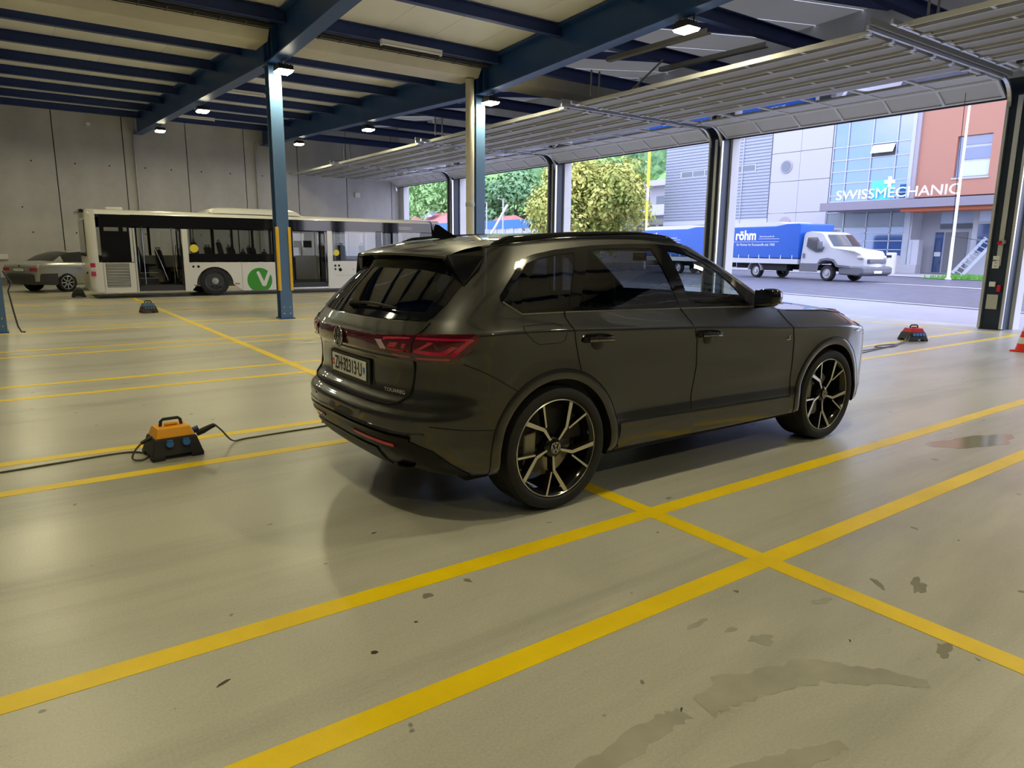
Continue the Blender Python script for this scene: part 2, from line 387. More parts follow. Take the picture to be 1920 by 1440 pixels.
# valley gutter in each bay (beige), with the cable tray beside it
BEIGE = pm('beige_sheet', (.60, .56, .45), .5, noise=(2, .06))
for a, b in spans+[(10.0, XD)]:
    z = ceil_z(15.5) if a < 10 else ceil_z(15.5)+.02
    MB().prism([(15.05, z-.10), (15.28, z-.40), (16.1, z-.40), (16.33, z-.10), (16.3, z-.08), (16.08, z-.38), (15.30, z-.38), (15.08, z-.08)], 'x', a+.16, b-.16).build('valley_gutter', BEIGE, CE)
TRAY = pm('black_cable_tray', (.035, .035, .04), .5)
for a, b in spans[1:]:
    mb = MB(); z = ceil_z(14.8)-.30
    for y in (14.62, 14.72, 14.82, 14.92): mb.box(a+.2, b-.2, y-.008, y+.008, z, z+.016)
    for k in range(10): mb.box(a+.3+k*.46, a+.32+k*.46, 14.6, 14.94, z-.008, z+.004)
    mb.box(a+.2, b-.2, 14.64, 14.74, z+.018, z+.05); mb.box(a+.2, b-.2, 14.78, 14.88, z+.018, z+.045)
    mb.build('cable_tray', TRAY, CE)
# I beams along y with a stiffened haunch at the valley
def beam(x, lab):
    o = empty('roof_beam', (x, 15.5, 5.2), label=lab, cat='beam', group='blue roof beams')
    w = .30; mb = MB()
    def run(y0, y1):
        def qd(z0, z1, x0, x1):
            p = []
            for y in (y0, y1):
                b = beam_z(y); p += [(x0, y-15.5, b+z0-5.2), (x1, y-15.5, b+z0-5.2), (x1, y-15.5, b+z1-5.2), (x0, y-15.5, b+z1-5.2)]
            mb.add(p, [(0,1,2,3),(7,6,5,4),(0,4,5,1),(1,5,6,2),(2,6,7,3),(3,7,4,0)])
        qd(0, .03, -w/2, w/2); qd(.72, .75, -w/2, w/2); qd(.03, .72, -.008, .008)
    run(15.35, YB-.05); run(15.35, YN+.05)
    mb.build('beam_profile', NAVY, o)
    st = MB()
    for y in (15.08, 15.35, 15.62): st.box(-w/2, w/2, y-15.5-.01, y-15.5+.01, .10, .80)
    st.build('stiffener_plate', NAVY, o)
    return o
labs = ['blue steel roof beam left of the frame above the lanes', 'blue steel roof beam meeting the column at the left picture edge',
        'blue steel roof beam carried by the column in front of the bus', 'blue steel roof beam carried by the column with the beige downpipe']
for x, l in zip(BEAM_X, labs): beam(x, l)
# columns
def column(x, lab, guard=True):
    y = 15.55; o = empty('steel_column', (x, y, 0), label=lab, cat='column', group='blue steel columns')
    h = .26
    MB().box(-h/2, h/2, -h/2, -h/2+.018, .02, 5.24).box(-h/2, h/2, h/2-.018, h/2, .02, 5.24).box(-.006, .006, -h/2+.018, h/2-.018, .02, 5.24).build('shaft', pm('blue_column_paint', srgb(84, 114, 154), .32, noise=(3, .05)), o)
    MB().box(-.15, .15, -.2, .2, 0, .025).box(-.15, .15, -.17, .17, 5.22, 5.26).build('base_plate', NAVY, o)
    for i, (a, b) in enumerate(((-.07, .12), (.07, .12), (-.07, .26), (.07, .26))): 
        MB().lathe([(.016, 0), (.016, .018), (.008, .022)], (a, -h/2-.022, b), 'y', 8).build('bolt', GREYP, o)
    if guard:
        YG = pm('yellow_guard', srgb(232, 182, 40), .45)
        for s in (-1, 1): MB().box(s*h/2-.03, s*h/2+.03, -h/2-.022, -h/2+.05, .62, 1.98).build('corner_guard', YG, o, bevel=.008)
    return o
column(4.92, 'blue steel column with yellow edge guards standing before the white bus')
column(10.0, 'blue steel column beside the beige downpipe behind the grey car', False)
column(-.25, 'blue steel column cut by the left edge of the picture', False)
column(-5.35, 'blue steel column out of frame to the left', False)
tag(MB().tube([(-.08, 15.38, 1.1), (-.05, 15.36, 1.02), (.02, 15.36, .9), (-.04, 15.36, .75), (.0, 15.36, .4), (.04, 15.35, .12), (.08, 15.32, .015), (.14, 15.3, .012)], .014, 8).build('hanging_cable', TRAY, smooth=60), 'black cable hanging down the blue column at left edge', 'cable')
# beige downpipe at column 2
o = empty('downpipe', (9.67, 15.4, 0), label='thick beige downpipe running from roof gutter to floor beside the column', cat='pipe')
MB().lathe([(.105, .03), (.105, 5.62)], n=20).build('pipe', BEIGE, o, smooth=40)
MB().lathe([(.115, 2.6), (.118, 2.62), (.118, 2.68), (.115, 2.7)], n=20).build('pipe_clamp', GREYP, o, smooth=40)
MB().lathe([(.12, 0), (.115, .03)], n=20).build('floor_collar', GREYP, o)

# ---- floodlights under the beams
EMIT = pm('lamp_diffuser', (1, 1, 1), .5, emit=(1.0, .93, .64), es=48)
BLK = pm('black_lamp_housing', (.02, .02, .022), .45)
def floodlight(x, y, lab, group):
    z = beam_z(y)
    o = empty('floodlight', (x, y, z), label=lab, cat='lamp', group=group)
    MB().bar((0, -.16, 0), (0, -.16, -.13), .025, .006, (1,0,0)).bar((0, .16, 0), (0, .16, -.13), .025, .006, (1,0,0)).bar((0, -.17, -.004), (0, .17, -.004), .03, .008).build('bracket', BLK, o)
    hb = MB().prism([(-.15, -.10), (.15, -.10), (.19, -.20), (-.19, -.20)], 'x', -.15, .15)
    for k in range(5): hb.box(-.13+k*.06, -.12+k*.06, -.13, .13, -.10, -.075)
    hb.build('housing', BLK, o)
    MB().add([(-.15, -.185, -.2005), (.15, -.185, -.2005), (.15, .185, -.2005), (-.15, .185, -.2005), (-.125, -.155, -.245), (.125, -.155, -.245), (.125, .155, -.245), (-.125, .155, -.245)], [(3,2,1,0),(4,5,6,7),(0,1,5,4),(1,2,6,5),(2,3,7,6),(3,0,4,7)]).build('diffuser', EMIT, o)
    ld = bpy.data.lights.new('floodlight_beam', 'AREA'); ld.shape = 'RECTANGLE'; ld.size = .27; ld.size_y = .34; ld.energy = LAMP_W; ld.color = LAMP_COL; ld.spread = math.radians(176)
    lo = bpy.data.objects.new('floodlight_beam', ld); COL.objects.link(lo); lo.parent = o; lo.location = (0, 0, -.25)
seen = {(1, 15.3): 'floodlight at the head of the column in front of the bus', (1, 22.3): 'middle floodlight under the beam that ends at the concrete wall', (1, 29.0): 'floodlight at the wall end of the left beam',
        (2, 8.95): 'largest and nearest floodlight, above the overhead doors', (2, 15.3): 'floodlight at the head of the column with the downpipe',
        (2, 22.3): 'floodlight under the beam between the two blue columns', (2, 29.0): 'farthest floodlight, at the far end of the right beam'}
for i, bx in enumerate((-.15, 5.0, 10.08)):
    for y in (-4.4, 2.25, 8.95, 15.1 if i else 15.3, 22.3, 29.0):
        lab = seen.get((i, 15.3 if y == 15.1 else y))
        floodlight(bx, y, lab or 'floodlight under a roof beam outside the picture', 'floodlights under the roof beams' if lab else 'floodlights outside the picture')
# unlit fluorescent fittings
TUBE = pm('white_fluorescent_tube', (.85, .84, .78), .3)
def batten(x, y, l, lab):
    o = empty('fluorescent_fitting', (x, y, ceil_z(y)-.34), label=lab, cat='lamp', group='unlit tube fittings')
    MB().box(-l/2, l/2, -.05, .05, .02, .075).build('housing', pm('white_plastic', (0,0,0)), o)
    MB().tube([(-l/2+.03, 0, -.005), (l/2-.03, 0, -.005)], .024, 10).build('tube', TUBE, o, smooth=50)
    for s in (-1, 1): MB().box(s*(l/2-.015)-.015, s*(l/2-.015)+.015, -.04, .04, -.04, .02).build('end_cap', pm('white_plastic', (0,0,0)), o)
batten(7.55, 14.35, 1.45, 'unlit tube fitting along the purlin beside the valley gutter')
batten(6.05, 22.45, 1.5, 'unlit tube fitting on the purlin right of the column in front of the bus')
batten(6.3, 29.65, 1.5, 'unlit tube fitting just right of the middle floodlight near the wall')

# ---- door bay steelwork: level joists, rising purlins above, hangers
JY = [4.3, 6.65, 9.0, 11.35, 13.9, 17.4, 20.3, 23.6, 26.4, 30.6, 1.9, -.5]
ro = {}
for y in JY:
    if 'j' not in ro: ro['j'] = isec(0, 0, .26, 10.17, XD-.1, .16, .016).build('bay_joist', NAVYD, CE); o = ro['j']
    else: o = inst(ro['j'], 'bay_joist', CE)
    o.location = (0, y, 5.60 if y < 15 else beam_z(y)+.16)
    mb = MB(); 
    mb.bar((10.3, y, bay_z(10.3, y)-.10), (XD+.3, y, bay_z(XD+.3, y)-.10), .10, .16); mb.build('bay_purlin', NAVYD, CE)
GRY = pm('grey_steel_bar', (.30, .30, .29), .45, .5)
mb = MB()
mb.bar((10.95, 11.85, 5.52), (11.05, 9.25, 5.52), .12, .015).bar((10.89, 11.85, 5.56), (10.99, 9.25, 5.56), .015, .09)
mb.build('operator_rail', GRY, CE)
mb = MB(); mb.bar((12.4, 11.7, 5.50), (12.6, 9.1, 5.50), .12, .015).bar((12.34, 11.7, 5.54), (12.54, 9.1, 5.54), .015, .09); mb.build('operator_rail', GRY, CE)
MB().bar((11.6, 10.9, 5.46), (11.9, 12.2, 5.05), .03, .03).build('operator_strut', GRY, CE)
for (x, y) in ((11.4, 12.9), (11.65, 12.9), (11.4, 20.2), (11.65, 20.2), (11.4, 27.6), (11.65, 27.6), (11.6, 5.6), (11.9, 5.6), (13.2, 13.2), (13.5, 13.2), (14.6, 13.2), (14.9, 13.2), (13.5, 20.5), (14.8, 20.5)):
    MB().bar((x, y, 5.05), (x, y, 5.62), .03, .03).build('hanger_rod', GRY, CE)

# ================================================================== DOOR WALL
PY = [-1.3, 6.0, 13.3, 20.6, 27.9]
ANTH = pm('dark_blue_door_post', srgb(28, 44, 62), .38, noise=(4, .1))
PALE = pm('pale_render', (.66, .66, .66), .7, noise=(1.5, .05))
GALV = pm('galvanised_track', (.62, .63, .64), .32, .85)
WD = tag(MB().box(XD+.12, XD+.42, YN, YB+.1, 4.66, 8.2).build('wall_right', PALE), kind='structure')
tag(MB().box(XD+.12, XD+.42, YB-.45, YB+.1, 0, 4.65).build('wall_corner', PALE), kind='structure')
CDR = tag(MB().box(XD+.1, XD+.42, YN, -1.62, 0, 4.65).build('wall_reflection_blocker', pm('dark_block_wall', (0,0,0))), kind='structure')  # unseen solid wall added across the doorway to darken reflections on the SUV
tag(MB().box(XD-.02, XD+.12, YN, YB, 4.66, 4.98).build('trim_2', ANTH), kind='structure')
def post(y, lab):
    o = empty('door_post', (XD, y, 0), label=lab, cat='post', group='posts between the overhead doors')
    MB().box(-.20, .10, -.23, .23, .0, 4.655).build('post_profile', ANTH, o, bevel=.006)
    MB().box(.10, .42, -.30, .26, 0, 4.655).build('outer_pier', PALE, o)
    for s in (-1, 1):
        MB().box(-.27, -.20, s*.20-.025, s*.20+.025, .02, 4.55).build('vertical_track', GALV, o)
    MB().box(-.235, -.20, -.045, .045, 1.3, 4.6).build('cable_duct', GALV, o)
    return o
pl = ['dark steel door post behind the rear of the bus', 'dark steel door post between the two far doorways left of the tree']
pnames = {-1.3: 'dark door post outside the frame at right', 6.0: 'dark door post at the right with notices and a red button', 13.3: 'dark door post in front of the blue truck', 20.6: 'dark door post before the big tree', 27.9: 'dark door post left of the beige downpipe, near the bus'}
for y in PY:
    o = post(y, pnames[y])
    if y == 6.0:
        paper = pm('white_paper', (.8, .79, .72), .6); redp = pm('red_plastic', srgb(200, 30, 40), .35); clr = pm('clear_box', (.45, .45, .40), .15, spec=.8)
        for (a, b, c, d, m, nm) in ((-.12, .0, 1.42, 1.50, paper, 'notice'), (-.12, .0, 1.25, 1.40, paper, 'notice'), (-.13, -.02, .88, .98, paper, 'notice'), (-.14, .06, .42, .72, clr, 'document_pocket')):
            MB().box(-.245, -.21, -b-.02, -a-.02, c, d).build(nm, m, o)
        text('notice_print', '\u2022\u2022\n\u2022\u2022', .07, pm('dark_print', (.05, .05, .05), .6), o, frame((-.247, .04, 1.325), (0, -1, 0), (0, 0, 1)))
        MB().lathe([(.045, -.29), (.05, -.25), (.05, -.20)], (0, 0, 0), 'x', 14).build('lock_body', GREYP, o).location = (0, -.04, 1.78)
        MB().lathe([(.03, -.32), (.045, -.30), (.045, -.285)], (0, 0, 0), 'x', 14).build('red_ring', redp, o).location = (0, .0, 1.76)
        MB().box(-.26, -.20, -.11, -.04, .78, .92).build('push_button', redp, o, bevel=.01)
# overhead sectional doors, rolled up under the roof
FR = pm('aluminium_door_frame', (.60, .60, .60), .45, .2)
PANEg = glass('door_pane', (.55, .57, .60), extra=.12)
PNL = pm('grey_door_panel', (.50, .50, .50), .45)
SLOT = pm('dark_slot', (.04, .04, .04), .7); PNLD = pm('grey_section_sheet', (.30, .295, .285), .5)
def sect_door(n, y0, y1, lab):
    o = empty('door_%d' % n, (XD, y0, 0), kind='structure'); o['label'] = lab
    L_ = y1-y0-.56; ya = .28
    zt = 4.88; s = .70; first = -5.55
    # section strips: (x0, z0) -> (x1, z1), six flat and two in the bend
    segs = [((first+i*s, zt), (first+(i+1)*s, zt)) for i in range(7)]
    segs.append(((first+7*s, zt), (-.16, 4.60)))
    for i, ((xa, za), (xb, zb)) in enumerate(segs):
        d = Vector((xb-xa, 0, zb-za)); ln = d.length; d.normalize(); up = Vector((-d.z, 0, d.x))
        M = Matrix(((d.x, 0, up.x, xa), (0, 1, 0, ya), (d.z, 0, up.z, za), (0,0,0,1)))
        solid = i in (6, 7)
        fr = MB(); g = .012
        if i < 5: fr.box(.222, ln-g, 0, L_, -.022, .03, M)
        else: fr.box(g, .06, 0, L_, -.02, .03, M).box(ln-.06, ln-g, 0, L_, -.02, .03, M)
        nm = 6
        for k in range(nm+1):
            yk = (L_-.06)*k/nm
            if i >= 5: fr.box(.06, ln-.06, yk, yk+.06, -.02, .03, M)
        fo = fr.build('door_section', PNLD if i < 5 else FR, o)
        # stiffening rail and its short ties
        if i < 5:
            MB().box(.0, .022, .0, L_, -.06, .02, M).build('stiffener_rail', FR, fo); MB().box(.20, .222, .0, L_, -.06, .02, M).build('stiffener_rail', FR, fo)
            for k in range(nm+1): MB().box(.022, .20, (L_-.05)*k/nm, (L_-.05)*k/nm+.05, -.05, -.03, M).build('rail_tie', FR, fo)
            MB().box(.022, .20, 0, L_, .012, .022, M).build('slot_back', SLOT, fo)
        for k in range(nm):
            yk = (L_-.06)*k/nm+.06; w = (L_-.06)/nm-.06
            if solid: 
                MB().box(.065, ln-.065, yk+.005, yk+w-.005, .0, .02, M).build('infill_panel', PNL, fo)
            elif i == 5:
                MB().box(.06, ln-.06, yk, yk+w, .002, .012, M).build('pane', PANEg, fo)
        for sgn, yk in ((-1, -.07), (1, L_+.07)):
            if i < 7: MB().box(-.05, .05, min(yk, yk-sgn*.16), max(yk, yk-sgn*.16), -.05, -.015, M).build('hinge_bracket', GALV, fo)
    MB().box(-.14, -.06, ya, ya+L_, 4.57, 4.63).build('bottom_seal', pm('black_rubber', (.02, .02, .02), .6), o)
    for yk in (ya-.10, ya+L_+.10):
        t = MB().bar((-5.7, yk, 4.90), (-.75, yk, 4.90), .05, .07)
        pts = [(-.75+.5*math.sin(a), yk, 4.40+.5*math.cos(a)) for a in [k*PI/2/8 for k in range(9)]]
        for a, b in zip(pts, pts[1:]): t.bar(a, b, .05, .07, (0,1,0))
        t.build('ceiling_track', GALV, o)
    yb = ya-.10
    MB().bar((-5.75, yb-.07, 4.97), (-.5, yb-.07, 4.97), .02, .10).build('track_angle', GRY, o)
    return o
dl = ['raised overhead door nearest the camera, cut by the right picture edge', 'raised overhead door above the blue truck and offices', 'raised overhead door above the tree and the second blue truck body', 'raised overhead door behind the blue column and the beige downpipe', 'farthest raised overhead door, above the front of the bus']
for n, (a, b) in enumerate(zip(PY, PY[1:]+[YB-.2])): sect_door(n+1, a, b, dl[n])
tag(MB().tube([(16.2, 6.9, 4.75), (16.22, 6.88, 3.4), (16.25, 6.85, 1.9), (16.36, 6.4, 1.82), (16.38, 6.27, 1.85)], .006, 6).build('pull_rope', TRAY), 'thin dark pull cord hanging from the door beside the post with notices', 'cord')
# ================================================================== THE GREY SUV
CAR = empty('suv', (2.57, 4.07, 0), label='dark grey five-door estate SUV parked across the lanes in the foreground', cat='car')
PAINT = pm('dark_grey_metallic_paint', (.042, .0418, .0425), .33, .80, .5, coat=1.0, noise=(900, .12))
PAINT.node_tree.nodes['Principled BSDF'].inputs['Coat IOR'].default_value = 1.58
GLOSSB = pm('gloss_black_trim', (.006, .006, .007), .06, spec=.6)
SATB = pm('satin_black_plastic', (.015, .015, .016), .45)
MATB = pm('matt_black', (.008, .008, .008), .8)
GAP = pm('panel_gap_black', (.002, .002, .002), .9)
CHROME = pm('chrome', (.75, .75, .75), .12, 1.0)
SILV = pm('machined_alloy', (.66, .65, .60), .28, .9)
TYRE = pm('tyre_rubber', (.014, .014, .015), .75, bump=(60, .2))
_xr = [(.26, -.76), (.32, -.86), (.38, -.93), (.46, -.975), (.53, -.99), (.56, -1.005), (.632, -1.010), (.646, -1.0), (.680, -.958), (.706, -.950), (.738, -.912), (.775, -.897), (.90, -.897), (.945, -.905), (.97, -.935), (1.0, -.948), (1.055, -.952), (1.072, -.935), (1.10, -.918), (1.155, -.88), (1.2, -.85)]
T_XR = lambda z: interp(_xr, z)
T_XF = smoothtab([(.20, 3.74), (.30, 3.83), (.45, 3.88), (.60, 3.885), (.75, 3.87), (.85, 3.82), (.92, 3.76), (1.0, 3.66), (1.06, 3.48), (1.12, 3.2), (1.2, 3.0)])
T_W = smoothtab([(.24, .86), (.30, .935), (.35, .956), (.45, .958), (.55, .950), (.68, .950), (.82, .954), (.95, .962), (1.02, .972), (1.05, .979)])
T_SH = smoothtab([(-1, 1.075), (-.6, 1.098), (-.25, 1.10), (.1, 1.09), (.5, 1.07), (1.2, 1.04), (2.2, .985), (3.0, .95), (3.8, .88)])
T_TOP = smoothtab([(-1, 1.155), (-.6, 1.168), (-.26, 1.185), (.1, 1.188), (1.1, 1.168), (1.8, 1.152), (2.2, 1.118), (2.6, 1.095), (2.9, 1.082), (3.2, 1.055), (3.45, 1.015), (3.65, .965), (3.88, .88)])
T_WT = smoothtab([(-1, .915), (0, .928), (1.8, .922), (2.2, .90), (2.6, .868), (3.0, .83), (3.4, .79), (3.6, .76), (3.9, .70)])
XCR, XCF = -.32, 2.95
def clamp(a, lo, hi): return lo if a < lo else (hi if a > hi else a)
def halfw(x, z):
    sh = T_SH(x); w = T_W(z*1.05/sh) if z < sh else T_W(1.05)
    if z > sh:
        k = (z-sh)/max(.02, T_TOP(x)-sh); w -= (T_W(1.05)-T_WT(x))*min(1, max(0, k))**.85
    if .3 < x < 2.6:
        q = math.exp(-((z-.56)/.08)**2)*min(1, (x-.3)/.35)*min(1, (2.6-x)/.35); w -= .007*q
    for xa in (0.0, 2.9):                                  # flared wheel arches
        d = math.hypot(x-xa, (z-.38)); w += .010*math.exp(-((d-.44)/.09)**2)*(1 if z < 1 else 0)
    return w
def P(u, z):
    """lower body half outline: u -1..0 rear corner, 0..1 side, 1..2 nose; y positive"""
    if u < 0:
        th = (1+u)*PI/2; xr = T_XR(z); n = 3.0 if z < 1.0 else 2.85; L_ = XCR-xr
        cx = math.cos(th); sx = math.sin(th)
        X = -max(cx, 0)**(2/n); Y = max(sx, 0)**(2/n)
        x = XCR+L_*X; return (x, halfw(max(x, -1), z)*Y, z)
    if u <= 1: 
        x = lerp(XCR, XCF, u); return (x, halfw(x, z), z)
    th = (2-u)*PI/2; xf = T_XF(z); n = 3.2; X = max(math.cos(th), 0)**(2/n); Y = max(math.sin(th), 0)**(2/n)
    x = XCF+(xf-XCF)*X; return (x, halfw(x, z)*Y, z)
def ztop(u):
    x = P(u, 1.1)[0]; return T_TOP(x)
def zbot(u): 
    if u < 0: return .30+.06*max(0, -u-.35)
    return .285 if u <= 1 else lerp(.285, .22, min(1, (u-1)*2))
T_ZC = smoothtab([(-.5, 1.578), (-.1, 1.63), (.4, 1.662), (.9, 1.674), (1.2, 1.655), (1.5, 1.615)])
WR = .655
def roofz(x, y): return T_ZC(x)-.045*(abs(y)/WR)**2.2
UF = (2.12-XCR)/(XCF-XCR)
def RE(u):
    """roof edge above belt column u (u up to UF, then UF..UF+1 over the windscreen)"""
    if u < 0:
        th = (1+u)*PI/2; n = 3.2; x = -.08-.33*max(math.cos(th), 0)**(2/n); y = WR*max(math.sin(th), 0)**(2/n)
    elif u <= UF: x = lerp(-.08, 1.40, u/UF); y = WR-.02*(u/UF)**2
    else:
        th = (1-(u-UF))*PI/2; x = 1.40+.16*math.cos(th)**(.8) if math.cos(th) > 0 else 1.40; y = (WR-.02)*max(math.sin(th), 0)**(.8)
    return (x, y, roofz(x, y))
def BELT(u):
    if u <= UF: return P(u, ztop(u))
    p = P(UF, ztop(UF)); th = (1-(u-UF))*PI/2
    return (p[0]+.26*max(math.cos(th), 0)**.9, p[1]*max(math.sin(th), 0)**.8, p[2]+.01*math.cos(th))
def G(u, v):
    b = BELT(u); r = RE(u); s = math.sin(PI*v)
    if u < 0: th = (1+u)*PI/2; ox, oy = -math.cos(th)*.02, math.sin(th)*.028
    elif u <= UF: ox, oy = 0, .028
    else: th = (1-(u-UF))*PI/2; ox, oy = math.cos(th)*.03, math.sin(th)*.028
    return (lerp(b[0], r[0], v)+ox*s, lerp(b[1], r[1], v)+oy*s, lerp(b[2], r[2], v))
def Gz(u, z):
    b = BELT(u)[2]; r = RE(u)[2]; return G(u, (z-b)/(r-b))
def solve(fun, lo, hi, comp, target):
    a, b = lo, hi; fa = fun(a)[comp]; inc = fun(b)[comp] > fa
    for _ in range(26):
        m = .5*(a+b)
        if (fun(m)[comp] < target) == inc: a = m
        else: b = m
    return .5*(a+b)
def side_P(x, z): u = solve(lambda t: P(t, z), -1, 2, 0, x); return P(u, z)
def rear_P(y, z): u = solve(lambda t: P(t, z), -1, 0, 1, abs(y)); p = P(u, z); return (p[0], math.copysign(p[1], y), z)
def side_G(x, z): u = solve(lambda t: Gz(t, z), -.75, UF+.6, 0, x); return Gz(u, z)
def rear_G(y, z): u = solve(lambda t: Gz(t, z), -1, 0, 1, abs(y)); p = Gz(u, z); return (p[0], math.copysign(p[1], y), z)
def front_G(y, z): u = solve(lambda t: Gz(t, z), UF, UF+1, 1, abs(y)); p = Gz(u, z); return (p[0], math.copysign(p[1], y), z)
def inpoly(p, poly):
    x, y = p; c = False; n = len(poly); j = n-1
    for i in range(n):
        xi, yi = poly[i]; xj, yj = poly[j]
        if (yi > y) != (yj > y) and x < (xj-xi)*(y-yi)/(yj-yi)+xi: c = not c
        j = i
    return c
def flat_regions(outer, inners=(), step=.05, sx=None, sy=None):
    """2D mesh of outer, cut along grid lines and along the inner polygons; -> [ (verts, faces) for inner0.., rest ]"""
    bm = bmesh.new(); bm.faces.new([bm.verts.new((x, y, 0)) for x, y in outer]); bmesh.ops.triangulate(bm, faces=bm.faces)
    xs = [p[0] for p in outer]; ys = [p[1] for p in outer]
    def cut(co, no): bmesh.ops.bisect_plane(bm, geom=bm.verts[:]+bm.edges[:]+bm.faces[:], dist=1e-6, plane_co=co, plane_no=no)
    sx = sx or step; sy = sy or step
    for k in range(1, int((max(xs)-min(xs))/sx)+1): cut((min(xs)+k*sx, 0, 0), (1, 0, 0))
    for k in range(1, int((max(ys)-min(ys))/sy)+1): cut((0, min(ys)+k*sy, 0), (0, 1, 0))
    for poly in inners:
        for a, b in zip(poly, poly[1:]+poly[:1]): cut((a[0], a[1], 0), (b[1]-a[1], a[0]-b[0], 0))
    res = [([], [], {}) for _ in range(len(inners)+1)]
    for f in bm.faces:
        c = f.calc_center_median(); k = next((i for i, q in enumerate(inners) if inpoly((c.x, c.y), q)), len(inners))
        vs_, fs, mp = res[k]; ids = []
        for v in f.verts:
            if v.index not in mp or True:
                key = (round(v.co.x, 6), round(v.co.y, 6))
                if key not in mp: mp[key] = len(vs_); vs_.append(key)
                ids.append(mp[key])
        fs.append(ids)
    bm.free(); return [(r[0], r[1]) for r in res]
def skin(name, reg, mapf, off, m, parent, side=1, thick=.006):
    """map a flat region onto the body, off metres proud, with a skirt turned inwards"""
    vs_, fs = reg
    if not fs: return None
    e = 1e-3; pos = []
    for (a, b) in vs_:
        p = Vector(mapf(a, b)); q = Vector(mapf(a+e, b)); r = Vector(mapf(a, b+e)); n = (q-p).cross(r-p)
        if n.length < 1e-12: n = Vector((0, 1, 0))
        n.normalize(); c = Vector((1.2, 0, .8))
        if n.dot(p-c) < 0: n = -n
        p = p+n*off; pos.append((p, n))
    edges_ = {}
    for f in fs:
        for a, b in zip(f, f[1:]+f[:1]): k = (min(a, b), max(a, b)); edges_[k] = edges_.get(k, 0)+1
    V = [p for p, n in pos]; F = [tuple(f) for f in fs]
    if thick:
        low = {}
        for (a, b), k in edges_.items():
            if k == 1:
                for q in (a, b):
                    if q not in low: low[q] = len(V); V.append(pos[q][0]-pos[q][1]*thick)
                F.append((a, b, low[b], low[a]))
    if side < 0: V = [Vector((p.x, -p.y, p.z)) for p in V]
    o = MB().add(V, F).build(name, m, parent, smooth=42)
    return o
def both(name, poly, mapf, off, m, parent, step=.05, thick=.006):
    for s in (-1, 1): skin(name, flat_regions(poly, step=step)[0], mapf, off, m, parent, s, thick)
def seam(name, pts, mapf, parent, m=GAP, r=.0040, off=.0, sides=(-1, 1), dense=.04):
    q = []
    for (a, b), (c, d) in zip(pts, pts[1:]):
        n = max(1, int(math.hypot(c-a, d-b)/dense))
        q += [(lerp(a, c, k/n), lerp(b, d, k/n)) for k in range(n)]
    q.append(pts[-1]); q = [mapf(*t) for t in q]
    for s in sides: MB().tube([(x, y*s, z) for x, y, z in q], r, 5).build(name, m, parent)

# ---- shell --------------------------------------------------------
ARCH = [(0.0, .38), (2.9, .38)]
ucols = [-1+k/44 for k in range(44)]+[k/150 for k in range(150)]+[1+k/36 for k in range(37)]
def lowrows(u):
    zb, zt = zbot(u), ztop(u); x = P(u, 1.0)[0]; sh = T_SH(x); nl, nh = 48, 8
    if sh > zt-.03: sh = zt-.03
    zs = [lerp(zb, sh, k/nl) for k in range(nl)]+[lerp(sh, zt, k/nh) for k in range(nh+1)]
    return zs
grid = [[P(u, z) for z in lowrows(u)] for u in ucols]
gu = [-1+k/44 for k in range(44)]+[UF*k/110 for k in range(110)]+[UF+k/30 for k in range(31)]
ggrid = [[G(u, k/26) for k in range(27)] for u in gu]
rgrid = []
for u in gu:
    e = RE(u); rgrid.append([(e[0], e[1]*(1-t), roofz(e[0], e[1]*(1-t))) for t in [k/10 for k in range(11)]])
hood = []
for i in range(26):
    x = lerp(2.12, 3.80, i/25); z0 = T_TOP(x); we = min(T_WT(x), P(solve(lambda t: P(t, z0-.005), 1, 2, 0, x), z0-.005)[1] if x > XCF else 9)
    hood.append([(x, we*(1-t), z0+.045*(1-(1-t)**2.2)*(1 if x < 3.4 else max(0, (3.80-x)/.40)**.5)) for t in [k/10 for k in range(11)]])
DLO = [(-.255, 1.197), (.08, 1.196), (1.1, 1.176), (1.82, 1.160), (2.06, 1.145), (1.97, 1.215), (1.84, 1.285), (1.68, 1.40), (1.55, 1.492), (1.40, 1.556), (1.24, 1.583), (1.0, 1.592), (.79, 1.591), (.46, 1.577), (.14, 1.547), (-.03, 1.520), (-.13, 1.492), (-.31, 1.345), (-.365, 1.295), (-.37, 1.272)]
QG = [(-.235, 1.215), (.085, 1.215), (.285, 1.530), (.16, 1.520), (.0, 1.497), (-.11, 1.468), (-.27, 1.340), (-.325, 1.285)]
RG = [(.165, 1.212), (1.045, 1.196), (.985, 1.560), (.80, 1.563), (.50, 1.555), (.40, 1.540)]
FG = [(1.155, 1.194), (1.79, 1.178), (1.70, 1.300), (1.60, 1.385), (1.47, 1.470), (1.34, 1.520), (1.20, 1.545), (1.135, 1.548)]
RWo = [(-.725, 1.163), (-.40, 1.158), (0, 1.156), (.40, 1.158), (.725, 1.163), (.745, 1.19), (.748, 1.25), (.725, 1.355), (.705, 1.45), (.655, 1.51), (.60, 1.54), (0, 1.56), (-.60, 1.54), (-.655, 1.51), (-.705, 1.45), (-.725, 1.355), (-.748, 1.25), (-.745, 1.19)]
RWi = [(-.68, 1.205), (0, 1.195), (.68, 1.205), (.655, 1.36), (.58, 1.46), (-.58, 1.46), (-.655, 1.36)]
WSo = [(-.80, 1.17), (.80, 1.17), (.60, 1.575), (-.60, 1.575)]
WSi = [(-.74, 1.20), (.74, 1.20), (.56, 1.55), (-.56, 1.55)]
full = bmesh.new()
